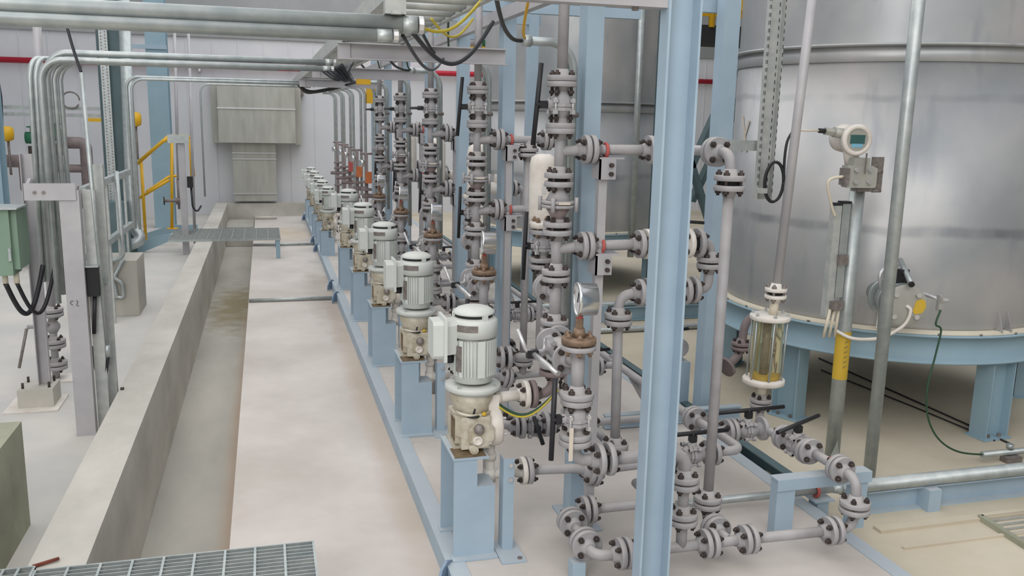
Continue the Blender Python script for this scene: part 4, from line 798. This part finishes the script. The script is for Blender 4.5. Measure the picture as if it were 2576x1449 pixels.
# ------------------------------------------------------------------ far wall fittings
t = thing('sheet_metal_duct', 'big sheet metal duct box on the far wall with a narrower drop below', 'duct', (-.15, 19.0, 2.0))
m = MB(); m.bx(-.86, .62, 18.55, 19.29, 1.40, 2.56); m.build('upper_box', 'duct', t)
m = MB(); m.bx(-.62, .22, 18.75, 19.29, .22, 1.40); m.build('lower_duct', 'duct', t)
MB().bx(.62, .75, 18.9, 19.29, 1.36, 2.62).build('side_frame', 'duct', t); MB().bx(-1.0, -.86, 18.9, 19.29, 1.38, 2.60).build('side_frame', 'duct', t)
for z in (2.06,): MB().bx(-.87, .63, 18.53, 18.55, z, z+.025).build('seam', 'silver', t)
for z in (1.18, .36, 1.06): MB().bx(-.63, .23, 18.73, 18.75, z, z+.02).build('seam', 'silver', t)
tag(MB().bx(.72, .82, 19.1, 19.29, 2.36, 2.50).build('control_box', 'plate'), 'small dark box at the upper right of the wall duct', 'box')
t = thing('fire_pipe', 'long horizontal red fire water pipe on the far wall', 'pipe', (0, 19.15, 2.86))
MB().cyl((XW0, 19.17, 2.88), (XW1, 19.17, 2.93), .055).build('pipe', 'redpipe', t)
for x in (-3.4, -1.2, 2.3, 5.2): MB().bx(x-.02, x+.02, 19.10, 19.29, 2.78, 2.98).build('bracket', 'silver', t)
# background machinery at left
t = thing('process_pipe', 'thick brownish vertical pipe with branches far left behind the conduits', 'pipe', (-2.95, 16.8, 0))
m = MB(); m.tube([(-3.35, 16.8, 1.42), (-2.97, 16.8, 1.42), (-2.98, 16.8, -.1)], .10, 16, .1); m.tube([(-3.55, 16.8, .98), (-2.97, 16.8, .98)], .07, 14); m.tube([(-3.3, 16.75, .45), (-3.05, 16.75, .62), (-3.05, 16.75, .3)], .10, 14); m.build('pipe', 'rustpipe', t)
for k, (x, z) in enumerate(((-3.40, 1.55), (-3.75, 1.50))):
    t = thing('green_valve', 'green painted valve far left behind the conduits, %s one' % ['right', 'left'][k], 'valve', (x, 16.7, z), 'green valves at the left')
    m = MB(); m.cyl((x-.12, 16.7, z), (x+.12, 16.7, z), .10, n=14); m.cyl((x, 16.7, z), (x, 16.7, z+.2), .05); m.build('body', 'greenv', t); MB().cyl((x, 16.7, z+.17), (x, 16.7, z+.19), .10, n=16).build('handwheel', 'greenv', t)
    MB().cyl((x, 16.7, z-.14), (x, 16.7, z-.34), .10, n=14).build('lower_flange', 'dark', t)
t = thing('shelf_tray', 'horizontal pale cable tray on the far left wall with coiled wire', 'cable tray', (-3.6, 17.2, 1.9))
for z in (2.0, 1.88): MB().bx(-4.8, -2.35, 17.15, 17.2, z-.03, z+.03).build('rail', 'galv', t)
MB().tube([(-3.21+.14*math.cos(a), 17.1, 2.14+.14*math.sin(a)) for a in [k*PI/6 for k in range(12)]], .014, 6, smooth=True, seg=3).build('coil', 'plate', t)
MB().bx(-3.0, -2.72, 17.05, 17.12, 1.78, 1.84).build('yellow_box', 'yellow', t)
for k, (x, z, w_) in enumerate(((-4.22, 1.56, 'at the left picture edge'), (-2.19, 1.84, 'right of the tall conduit'))):
    t = thing('beacon', 'yellow-orange warning beacon '+w_, 'beacon', (x, 16.9, z), 'yellow beacons')
    MB().lathe([(.06, -.13), (.12, -.10), (.13, 0), (.12, .09), (.07, .12)], (x, 16.9, z), n=16).build('lamp', 'yellow', t); MB().cyl((x+.03, 16.9, z-.13), (x+.03, 16.9, z-.7), .02).build('stem', 'plate', t)
    MB().tube([(x-.04, 16.9, z+.13), (x-.02, 16.9, z+.6), (x-.12, 16.9, 3.4)], .02).build('feed', 'gasket', t)
t = thing('process_pipe', 'grey horizontal pipe with drop at the left picture edge', 'pipe', (-4.1, 16.9, 1.1))
m = MB(); m.cyl((-4.8, 17.2, 1.08), (-3.5, 17.2, 1.08), .11, n=14); m.tube([(-4.1, 17.2, 1.0), (-4.1, 17.2, .55), (-3.7, 17.2, .55)], .04); m.build('pipe', 'rustpipe', t)
tag(MB().bx(-3.2, -2.1, 12.8, 13.4, .2, .5).build('grey_equipment', 'greypost'), 'pale grey equipment block far left behind the green enclosure', 'equipment')
tag(MB().bx(-2.25, -1.85, 13.0, 13.3, -.05, .75).build('dark_motor', 'bluedark'), 'dark blue motor block at the foot of the dark teal column', 'equipment')
# thin pipes lying across the slab
for y, w_ in ((10.1, 'nearer'), (14.5, 'farther')):
    tag(MB().tube([(-.22, y, -.075), (.74, y, -.075)], .02, 10).build('floor_conduit', 'galv'), 'thin conduit lying across the walkway slab, %s one' % w_, 'conduit')
tag(MB().tube([(-.22, 18.2, -.06), (.2, 18.2, -.06)], .03, 10).build('floor_conduit', 'slab'), 'dusty ridge near the far end of the walkway', 'conduit')
# (the sludge stain is part of the trench floor material)
tag(MB().bx(-.75, -.24, 17.4, 18.7, -.515, -.15).build('pit_block', 'trench'), 'dark block in the pit at the far end of the trench', 'block')
# small instruments on the far small pumps
for i, y in enumerate((10.4+1.3, 12.9, 14.1, 15.1, 16.4)):
    t = thing('instrument_stack', 'blurred upright instrument stack with small gauge behind the %s pump' % ORD[i+5], 'instrument', (1.28, y, .3), 'far instrument stacks')
    m = MB(); m.tube([(1.28, y, 0.003), (1.28, y, 1.50)], .022); m.tube([(1.15, y, .95), (1.41, y, .95)], .03)
    for z in (.55, .72, 1.02, 1.12): m.cyl((1.28, y, z), (1.28, y, z+.03), .07, n=14)
    m.tube([(1.20, y, 1.50), (1.36, y, 1.50)], .014); m.build('pipe', 'rustpipe', t)
    MB().cyl((1.23, y-.06, 1.38), (1.19, y-.08, 1.38), .045, n=16).build('dial', 'chrome', t)
    if i < 3: MB().bx(1.26, 1.34, y-.10, y-.07, 1.12, 1.27).build('hang_tag', 'orange' if i != 2 else 'red', t)['label'] = 'orange tag'

# ------------------------------------------------------------------ tanks
def big_tank(label, cx, cy, R, zb, ztop, band, legs, ringlab, shell_org=True):
    t = thing('storage_tank', label, 'tank', (cx, cy, -.1), 'big steel tanks')
    m = MB(); m.lathe([(R*.4, zb+.0), (R-.005, zb-.025), (R, zb+.0), (R, band-.075)], (cx, cy, 0), n=96)
    m.lathe([(R+.004, band-.08), (R+.010, band-.075), (R+.010, band+.02), (R+.0, band+.02)], (cx, cy, 0), n=96, cap=False)
    m.lathe([(R-.004, band), (R-.004, ztop)], (cx, cy, 0), n=96, cap=False); m.build('shell', 'tank', t)
    m = MB(); m.lathe([(R-.01, band+.015), (R+.045, band+.02), (R+.045, band+.036), (R-.01, band+.04)], (cx, cy, 0), n=96, cap=False); m.build('stiffening_ring', 'tank', t)
    m = MB(); rr = R+.07; m.lathe([(rr-.10, zb-.055), (rr, zb-.055), (rr, zb-.043), (rr-.045, zb-.04), (rr-.045, zb-.215), (rr, zb-.222), (rr, zb-.235), (rr-.10, zb-.235)], (cx, cy, 0), n=96, cap=False); m.build('ring_beam', 'bluecol', t)
    MB().lathe([(R+.05, zb-.04), (R+.05, zb-.02), (R-.02, zb-.018)], (cx, cy, 0), n=96, cap=False).build('base_flange', 'cream', t)
    MB().lathe([(.01, zb-.045), (R+.01, zb-.045), (R+.01, zb-.025), (.01, zb-.025)], (cx, cy, 0), n=64).build('tank_floor', 'bluedark', t)
    for a, wd in legs:
        a = math.radians(a); px, py = cx+math.cos(a)*(R-.04), cy+math.sin(a)*(R-.04); ex = Vector((-math.sin(a), math.cos(a), 0)); ey = Vector((math.cos(a), math.sin(a), 0))
        m = MB(); m.prism(Hprof(wd, .20, .010, .008), (px, py, -.09), ey, ex, (0, 0, zb-.235+.09)); lg = m.build('leg', 'bluecol', t)
        m = MB(); m.prism([(-wd/2-.015, -.12), (wd/2+.015, -.12), (wd/2+.015, .12), (-wd/2-.015, .12)], (px, py, -.099), ey, ex, (0, 0, .012)); m.build('base_plate', 'bluecol', lg)
        for s in (-.05, .05): q = Vector((px, py, -.088))+ey*.045+ex*s; MB().cyl(q, q+Vector((0, 0, .022)), .014, n=6, sm=False).build('anchor_bolt', 'plate', lg)
    for k in range(28):
        a = 2*PI*k/28+.1; q = Vector((cx+math.cos(a)*(rr-.03), cy+math.sin(a)*(rr-.03), zb-.042)); MB().cyl(q, q+Vector((0, 0, .014)), .016, n=8).build('ring_bolt', 'plate', t)
    return t
TC = (4.68, 5.85); TR = 1.20; ZB = .69
tk = big_tank('huge dull steel storage tank filling the right side, on a light blue ring', *TC, TR, ZB, 5.2, 2.485, ((-155.6, .13), (-85.5, .14), (60, .13), (130, .13), (-20, .13)), '')
big_tank('pale steel storage tank in the middle background between the rack posts', 3.93, 11.05, 1.20, .69, 5.2, 2.17, ((-165, .13), (-110, .13), (-50, .13), (60, .13)), '')
def shell_pt(ang, z, r=TR, c=TC):
    a = math.radians(ang); return Vector((c[0]+math.cos(a)*r, c[1]+math.sin(a)*r, z)), Vector((math.cos(a), math.sin(a), 0)), Vector((-math.sin(a), math.cos(a), 0))
for a in (-137, -128, -90, -86.5):          # gusset fins on the base flange
    p, n_, s_ = shell_pt(a, ZB-.02, TR); m = MB(); m.prism([(0, 0), (.06, 0), (.01, .13), (0, .13)], p-s_*.004, n_, (0, 0, 1), s_*.008); m.build('gusset', 'tank', tk, )
p, n_, s_ = shell_pt(172, 1.92); m = MB(); m.bar(p+Vector((0, 0, -.13))+s_*.06+n_*.002, p+Vector((0, 0, .13))-s_*.06+n_*.002, .028, .001, n_); m.bar(p+Vector((0, 0, -.13))-s_*.05+n_*.003, p+Vector((0, 0, .10))+s_*.07+n_*.003, .028, .001, n_); tag(m.build('paper_tape', 'tape'), 'cross of pale masking tape stuck on the big tank', 'tape')
# manhole-like drain valve with blind flange
VC = Vector((3.815, 4.50, .905)); VN = Vector((-.30, -1, 0)).normalized()
t = thing('drain_valve', 'flanged tank valve with round blind flange, orange sticker and T lever on the big tank', 'valve', VC)
vx = Vector((0, 0, 1)).cross(-VN).normalized()
ax = VN
m = MB(); m.cyl(VC-ax*.50, VC-ax*.05, .075, n=24); m.cyl(VC-ax*.15, VC-ax*.12, .125, n=32); m.cyl(VC-ax*.30, VC-ax*.27, .125, n=32); m.cyl(VC-ax*.24, VC-ax*.16, .10, n=24); m.build('body', 'galv', t)
MB().lathe([(.128, -.022), (.131, -.018), (.131, -.002), (.128, 0), (.01, .001)], VC, ax, 40).build('blind_flange', 'duct', t)
MB().lathe([(.131, -.075), (.131, -.050)], VC, ax, 40).build('flange', 'galv', t)
for k in range(4):
    a = PI/4+k*PI/2; q = VC+vx*math.cos(a)*.098+Vector((0, 0, 1))*math.sin(a)*.098; MB().cyl(q, q+ax*.02, .017, n=6, sm=False).build('bolt', 'silver', t)
m = MB(); vx = vx*(-1 if vx.x < 0 else 1); poly = [(.045+.0, -.035), (.06, -.055), (.105, -.045), (.125, -.01), (.118, .03), (.095, .045), (.06, .03)]; m.prism(poly, VC+ax*.0015, vx, (0, 0, 1), ax*.0012); m.build('sticker', 'ochre', t)['label'] = 'orange-ochre sticker'
q = VC-ax*.10+Vector((0, 0, .125)); m = MB(); m.box(q+Vector((0, 0, .045)), (.065, .05, .085)); m.build('stem_block', 'black', t)
m = MB(); m.tube([q+Vector((.05, .09, .13)), q+Vector((-.035, -.13, .02))], .017, 12); lv = m.build('lever', 'galv', t); MB().cyl(q+Vector((-.035, -.13, .02)), q+Vector((-.040, -.142, .014)), .018).build('lever_tip', 'black', lv)
q = VC-ax*.19+Vector((0, 0, .10))-vx*.10; m = MB(); m.tube([q+Vector((.02, 0, -.04)), q+Vector((0, 0, .06)), q+Vector((.08, .02, .12)), q+Vector((.16, .04, .11))], .012, 8, smooth=True); m.build('guard_loop', 'silver', t)
pts = [VC+ax*.004, VC+ax*.02+Vector((.03, 0, -.03)), VC+ax*.01+Vector((0, 0, -.12)), VC+Vector((-.12, 0, -.19)), (3.58, 4.5, .70), (3.48, 4.55, .70), (3.40, 4.60, .74)]
tag(MB().tube(pts, .011, 8, smooth=True, seg=8).build('cable', 'white'), 'white cable sagging from the round blind flange to the grey pole', 'cable')
t = thing('earth_lug', 'small steel earthing lug beside the round blind flange', 'lug', (4.0, 4.42, .93)); MB().box((4.0, 4.43, .93), (.02, .03, .10)).build('plate', 'silver', t)
MB().cyl((4.0, 4.44, .95), (4.08, 4.83, .95), .012).build('rod', 'silver', t); MB().cyl((3.99, 4.40, .95), (4.03, 4.40, .95), .016, n=6, sm=False).build('nut', 'silver', t)
pts = [(4.0, 4.41, .89), (3.975, 4.41, .80), (4.02, 4.41, .76), (3.99, 4.40, .60), (3.94, 4.38, .40), (3.95, 4.36, .22), (4.02, 4.33, .08), (4.16, 4.31, -.01), (4.36, 4.30, -.045), (4.50, 4.30, -.05)]
tag(MB().tube(pts, .006, 8, smooth=True, seg=8).build('earth_cable', 'greencable'), 'thin green earth cable falling from the tank to the floor conduit', 'cable')
t = thing('floor_conduit', 'short galvanised conduit clamped on a block near the right edge', 'conduit', (4.36, 4.30, -.05))
MB().tube([(4.345, 4.30, -.045), (6.0, 4.30, -.045)], .020, 12).build('conduit', 'galv', t); MB().box((4.56, 4.28, -.082), (.12, .06, .034)).build('block', 'plate', t); MB().cyl((4.56, 4.30, -.02), (4.56, 4.30, .01), .022).build('knob', 'galv', t)
m = MB(); m.tube([(4.815, 6.72, -.093), (4.80, 4.50, -.093)], .007, 8); m.tube([(4.60, 6.37, -.093), (4.70, 5.3, -.093), (4.74, 4.60, -.093)], .006, 8); tag(m.build('floor_wires', 'gasket'), 'dark wires crossing the shaded floor under the big tank', 'cable')
# grating corner and frame at lower right
t = thing('pit_grating', 'corner of a flat floor grating frame at the lower right edge', 'grating', (4.3, 3.3, -.1))
MB().bar((3.70, 3.62, -.085), (3.62, 2.6, -.085), .03, .03).build('frame', 'plinth', t); MB().bar((3.70, 3.62, -.085), (6, 3.62, -.085), .03, .03).build('frame', 'rightfloor', t)
m = MB()
for k in range(20): m.bar((3.72, 3.58-.05*k, -.092), (6, 3.58-.05*k, -.092), .006, .012)
m.build('bars', 'galvtray', t)
m = MB(); m.bx(2.74, 2.96, 4.30, 4.48, -.098, -.07); m.box((2.86, 4.36, -.06), (.05, .05, .02)); tag(m.build('grout_plate', 'cream'), 'dusty plate with a nut on the floor below the sight glass', 'plate')
# ------------------------------------------------------------------ transmitter pole
t = thing('transmitter_pole', 'galvanised pole holding the white transmitter in front of the big tank', 'pole', (3.46, 4.62, -.1))
MB().tube([(3.475, 4.62, -.098), (3.475, 4.62, 1.72)], .045, 20).build('pole', 'galv', t); 
m = MB(); m.lathe([(.0462, .42), (.0462, .73)], (3.475, 4.62, 0), n=20, cap=False); st = m.build('sticker_strip', 'ochre', t); st['label'] = 'ochre strip with faint writing'
m = MB()
for k in range(6): z = .50+.032*k; m.tube([(3.455, 4.571, z), (3.462, 4.569, z+.016), (3.468, 4.5685, z+.003), (3.474, 4.568, z+.018)], .0015, 4)
m.build('sticker_scribble', 'plate', t)
m = MB(); m.prism([(0, 0), (.07, 0), (.045, .13)], (3.40, 4.55, -.098), (.9, -.3, 0), (0, 0, 1), (.01, .01, 0)); m.build('gusset', 'galv', t)
t = thing('transmitter', 'white pressure transmitter with round display window on the grey pole', 'transmitter', (3.46, 4.58, 1.75))
fc = Vector((3.365, 4.53, 1.915)); fn = Vector((-.16, -1, -.04)).normalized()
m = MB(); m.lathe([(.062, -.19), (.082, -.18), (.085, -.12), (.075, -.10), (.075, -.03), (.090, -.02), (.092, .018), (.088, .026), (.068, .028), (.066, .018)], fc, fn, 36); m.cyl(fc-fn*.055+Vector((0, 0, -.05)), fc-fn*.055+Vector((0.02, 0, -.15)), .048, .042); m.build('housing', 'white', t)
MB().cyl(fc+fn*.016, fc+fn*.0195, .066, n=32).build('window', 'duct', t)
fx, fy, _ = basis(fn)
R3 = Matrix((fx, fy, fn)).transposed()
MB().box(fc+fn*.0205+fy*.004, (.090, .052, .002), ax=R3).build('display', 'lcd', t); MB().box(fc+fn*.0205-fy*.032, (.066, .022, .002), ax=R3).build('keypad', 'lcdblue', t)
m = MB(); m.cyl(fc-fn*.05+fx*0+Vector((-.05, 0, .03)), fc-fn*.05+Vector((-.13, .0, .04)), .030, n=14); m.cyl(fc-fn*.05+Vector((-.125, 0, .039)), fc-fn*.05+Vector((-.19, 0, .045)), .024, n=6, sm=False); m.build('cable_gland', 'duct', t)
MB().tube([fc-fn*.05+Vector((-.19, 0, .045)), fc-fn*.05+Vector((-.23, 0, .047))], .014).build('gland_nut', 'gasket', t)
MB().tube([fc-fn*.05+Vector((-.23, 0, .047)), fc-fn*.05+Vector((-.38, .04, .045))], .006).build('lead', 'cream', t)
c = Vector((3.405, 4.525, 1.70)); m = MB(); m.prism([(-.095, -.055), (-.085, -.065), (.085, -.065), (.095, -.055), (.095, .05), (.06, .065), (-.095, .065)], c+Vector((0, -.03, 0)), (1, -.12, 0), (0, 0, 1), (.01, .07, 0)); m.box(c+Vector((0, .01, .085)), (.11, .06, .05)); m.build('manifold', 'duct', t)
for dx in (-.045, .04):
    for dz in (-.03, .04): q = c+Vector((dx, -.035-.12*dx, dz)); MB().cyl(q, q+Vector((0, -.016, 0)), .014, n=6, sm=False).build('manifold_bolt', 'silver', t)
MB().box(c+Vector((-.10, 0, 0)), (.022, .07, .10)).build('end_cap', 'plate', t); MB().bx(c.x+.0, c.x+.008, c.y-.05, c.y-.044, c.z+.02, c.z+.14).build('tag_wire', 'plate', t)
m = MB(); m.box(c+Vector((.145, .03, .015)), (.085, .006, .20)); m.tube([c+Vector((.10, .0, .03)), c+Vector((.16, .0, .03))], .010); m.tube([c+Vector((.10, .0, -.085)), c+Vector((.16, 0, -.085))], .010); m.box(c+Vector((.05, .03, -.06)), (.10, .07, .06)); m.build('mounting_bracket', 'plate', t)
tag(MB().tube([c+Vector((-.11, 0, -.0)), c+Vector((-.20, .01, -.03)), c+Vector((-.15, .03, -.17)), c+Vector((-.11, .04, -.24))], .009, 8, smooth=True, seg=6).build('tubing', 'cream'), 'thin pale tubing looping left of the transmitter', 'tube')
t = thing('cable_channel', 'pair of galvanised channels with black end caps on the left side of the transmitter pole', 'channel', (3.36, 4.62, 1.0))
MB().bx(3.315, 3.365, 4.60, 4.65, .83, 1.52).build('channel', 'galvtray', t); MB().bx(3.37, 3.425, 4.60, 4.65, .95, 1.53).build('channel', 'galv', t)
MB().bx(3.312, 3.368, 4.597, 4.653, 1.52, 1.535).build('end_cap', 'black', t); MB().bx(3.368, 3.428, 4.597, 4.653, 1.53, 1.545).build('end_cap', 'black', t)
MB().bx(3.36, 3.42, 4.57, 4.60, 1.16, 1.22).build('clip', 'plate', t); MB().bx(3.335, 3.41, 4.56, 4.60, .88, .93).build('clip', 'plate', t)
for k in range(3): MB().tube([(3.34+.03*k, 4.59, .88), (3.315+.04*k, 4.6, .70)], .010).build('cable_tail', 'cream', t)
t = thing('tall_pipe', 'tall plain galvanised pipe in front of the big tank, rightmost vertical', 'pipe', (3.43, 4.2, -.1)); MB().tube([(3.43, 4.2, -.098), (3.43, 4.2, 4.0)], .036, 20).build('pipe', 'galv', t)
# perforated vertical tray and black coil
t = thing('perforated_tray', 'vertical perforated galvanised channel left of the tall thin pipe, in front of the big tank', 'channel', (2.82, 4.6, 2.2))
m = MB(); m.prism(Cprof(.10, .04, .004), (2.815, 4.58, 1.56), (1, 0, 0), (0, 1, 0), (0, 0, 2.2)); m.build('channel', 'galvtray', t)
m = MB()
for k in range(50): z = 1.60+.043*k; m.bx(2.785, 2.790, 4.6155, 4.6165, z, z+.022); m.bx(2.845, 2.850, 4.6155, 4.6165, z+.02, z+.042); m.bx(2.7645, 2.7655, 4.585, 4.590, z, z+.022); m.bx(2.8645, 2.8655, 4.585, 4.59, z, z+.022); m.bx(2.766, 2.770, 4.5785, 4.5795, z, z+.022); m.bx(2.860, 2.864, 4.5785, 4.5795, z, z+.022)
m.build('slots', 'gasket', t)
t = thing('standoff', 'short horizontal strut holding the perforated channel off the blue rear post', 'strut', (2.8, 4.9, 1.86)); MB().bx(2.60, 2.80, 4.64, 4.68, 1.84, 1.90).build('arm', 'galv', t)
t = thing('cable_coil', 'oval coil of black cable hanging at the foot of the perforated channel', 'cable', (2.83, 4.55, 1.67))
m = MB()
for k in range(3): m.tube([(2.845+.010*k+.062*math.cos(a), 4.54+.012*k, 1.665+.115*math.sin(a)) for a in [j*PI/8 for j in range(17)]], .008, 8, smooth=True, seg=3)
m.tube([(2.915, 4.55, 1.68), (2.91, 4.55, 1.80), (2.925, 4.56, 1.90), (2.97, 4.58, 1.96)], .008, 8, smooth=True, seg=4); m.build('coil', 'black', t); MB().bx(2.76, 2.80, 4.53, 4.58, 1.60, 1.63).build('hook', 'galvtray', t)
# sight glass
SX, SY = 2.752, 4.35
spool('sight_pipe', 'tall thin grey pipe dropping to the sight glass', [[(2.90, SY+.0, 3.2), (2.795, SY, 1.055)]], [((2.793, SY, 1.048), (0, 0, -1), True, {'R': .062, 'T': .02, 'gap': .02, 'mt': 'white', 'bm': 'plate'})], mt='greypost', r=.026)
t = thing('sight_glass', 'amber sight glass cylinder between white plates with steel tie rods', 'sight glass', (SX, SY, .5))
flange(t, (2.793, SY, 1.048), (0, 0, 1), False, .02, mt='white', R=.062, T=.02)
for za, zb_ in ((.92, 1.02), (.42, .52)):
    MB().cyl((SX+(.035 if za > .6 else .0), SY, za), (SX+(.04 if za > .6 else .002), SY, zb_), .026).build('neck', 'cream', t)
CX = SX+.018
MB().lathe([(.112, .895), (.115, .898), (.115, .918), (.112, .921), (.02, .922)], (CX, SY, 0), n=36).build('top_plate', 'white', t)
MB().lathe([(.115, .515), (.120, .518), (.120, .542), (.117, .546), (.02, .547)], (CX-.012, SY, 0), n=36).build('bottom_plate', 'white', t)
MB().lathe([(.086, .546), (.086, .895)], (CX-.006, SY, 0), n=40, cap=False).build('glass_tube', 'glass', t)
MB().lathe([(.080, .547), (.082, .549), (.082, .566), (.080, .568), (.02, .569)], (CX-.008, SY, 0), n=32).build('amber_residue', 'ochre', t)
MB().cyl((CX-.01, SY+.01, .57), (CX-.005, SY+.01, .88), .020, n=16).build('inner_tube', 'plate', t)
for k in range(6): a = k*PI/3+.25; x, y = .100*math.cos(a), .100*math.sin(a); MB().cyl((CX+x-.012, SY+y, .53), (CX+x, SY+y, .94), .0055, n=8).build('tie_rod', 'galv', t); MB().cyl((CX+x, SY+y, .921), (CX+x, SY+y, .934), .011, n=6, sm=False).build('rod_nut', 'silver', t)
flange(t, (2.752, SY, .398), (0, 0, -1), False, R=.062, T=.022)
# pipework stub under tank at left
t = thing('tank_outlet', 'rusty grey flanged outlet elbow under the left rim of the big tank', 'pipe', (3.10, 5.2, .4))
m = MB(); m.tube([(3.60, 5.65, .62), (3.27, 5.45, .62), (3.25, 5.45, .36), (3.12, 5.40, .30)], .03, 12, .08); m.build('pipe', 'rustpipe', t); flange(t, (3.25, 5.45, .43), (0, 0, 1), True, mt='rustpipe'); flange(t, (3.25, 5.45, .43), (0, 0, -1), False, mt='rustpipe'); flange(t, (3.10, 5.39, .29), (-.9, -.3, -.4), False, mt='rustpipe', R=.075)
ball_valve('small lever valve left of the tank outlet, beside the blue rear post', (2.78, 5.55, .43), (0, 1, 0), U, (1, .2, 0), L=.22, half=.06)
tag(MB().bx(2.70, 2.86, 5.45, 5.60, -.099, .33).build('pedestal_block', 'blue'), 'small light blue pedestal under the little lever valve', 'pedestal')
# between the tanks: platform stair with braces and yellow rail
t = thing('tank_stair', 'dark green braced stair frame between the two tanks', 'stair', (4.4, 8.6, -.1))
for a, b in (((4.60, 8.1, 2.65), (4.12, 8.1, 1.55)), ((4.05, 8.1, 1.75), (4.65, 8.1, .3)), ((4.75, 8.2, 2.40), (4.2, 8.2, 1.2))): MB().bar(a, b, .05, .10, (0, 1, 0)).build('brace', 'bluedark', t)
MB().bx(3.98, 4.05, 8.1, 8.2, -.1, 3.2).build('upright', 'bluedark', t); MB().bx(3.9, 4.9, 8.0, 8.4, 2.75, 2.92).build('platform', 'gasket', t)
t = thing('platform_rail', 'yellow guard rail above the dark platform between the tanks', 'railing', (4.2, 8.0, 2.9))
MB().tube([(3.9, 8.0, 3.02), (4.9, 8.0, 3.10)], .03).build('rail', 'yellow', t); MB().tube([(4.2, 8.0, 2.9), (4.2, 8.0, 3.9)], .03).build('post', 'yellow', t); MB().bx(3.9, 4.9, 7.99, 8.01, 3.0, 3.2).build('toe_board', 'yellow', t)
t = thing('tank_side_pipe', 'tall pale pipe at the right flank of the far tank', 'pipe', (4.65, 10.75, .5)); MB().tube([(4.17, 9.62, .40), (4.17, 9.62, 4.2)], .038, 14).build('pipe', 'galv', t)
tag(MB().bx(4.455, 4.515, 9.70, 9.78, -.1, 4.0).build('dark_column', 'bluedark'), 'dark steel column just right of the far tank', 'column')
# yellow signs and green valve seen high through the rack
for k, (x, z, w2, h2) in enumerate(((3.28, 3.03, .42, .12),)):
    tag(MB().bx(x-w2/2, x+w2/2, 13.9, 14.0, z-h2/2, z+h2/2).build('yellow_beam', 'yellow'), 'yellow beam seen high between rack posts above the red pipe', 'beam')
t = thing('green_valve', 'small green valve standing on the yellow beam seen through the rack', 'valve', (3.42, 13.95, 3.1)); m = MB(); m.cyl((3.42, 13.95, 3.09), (3.42, 13.95, 3.32), .07); m.build('body', 'greenv', t)
t = thing('grey_valve', 'small grey valve standing on the yellow beam left of the green one', 'valve', (3.18, 13.95, 3.1)); m = MB(); m.cyl((3.18, 13.95, 3.09), (3.18, 13.95, 3.18), .06, .10); m.cyl((3.18, 13.95, 3.18), (3.18, 13.95, 3.30), .05, .08); m.build('body', 'pipe', t)
t = thing('yellow_fitting', 'small yellow fittings at the far end of the tray near the red pipe', 'fitting', (1.4, 12.2, 2.5)); MB().bx(.92, 1.06, 9.2, 9.3, 2.30, 2.40).build('plate', 'yellow', t); MB().bx(1.34, 1.46, 12.1, 12.2, 2.15, 2.42).build('plate', 'yellow', t)

t = thing('floor_beam', 'distant light blue floor beam in front of the far tank with pipes above', 'steel beam', (3.0, 8.5, -.1))
m = MB(); m.prism(Hprof(.09, .15), (2.95, 8.5, -.02), (0, 1, 0), (0, 0, 1), (3.0, 0, 0)); m.build('beam', 'bluecol', t)
for x in (3.4, 3.95): MB().bx(x-.03, x+.03, 8.44, 8.56, -.098, .08).build('stiffener', 'blue', t)
for k, (y, z, r_, w_) in enumerate(((8.5, .084, .028, 'upper distant'), (8.0, -.068, .030, 'lower distant'))):
    tag(MB().tube([(1.98, y, z), (6.0, y, z)], r_, 12).build('cross_run', 'galv'), w_+' galvanised pipe running right in front of the far tank', 'pipe')
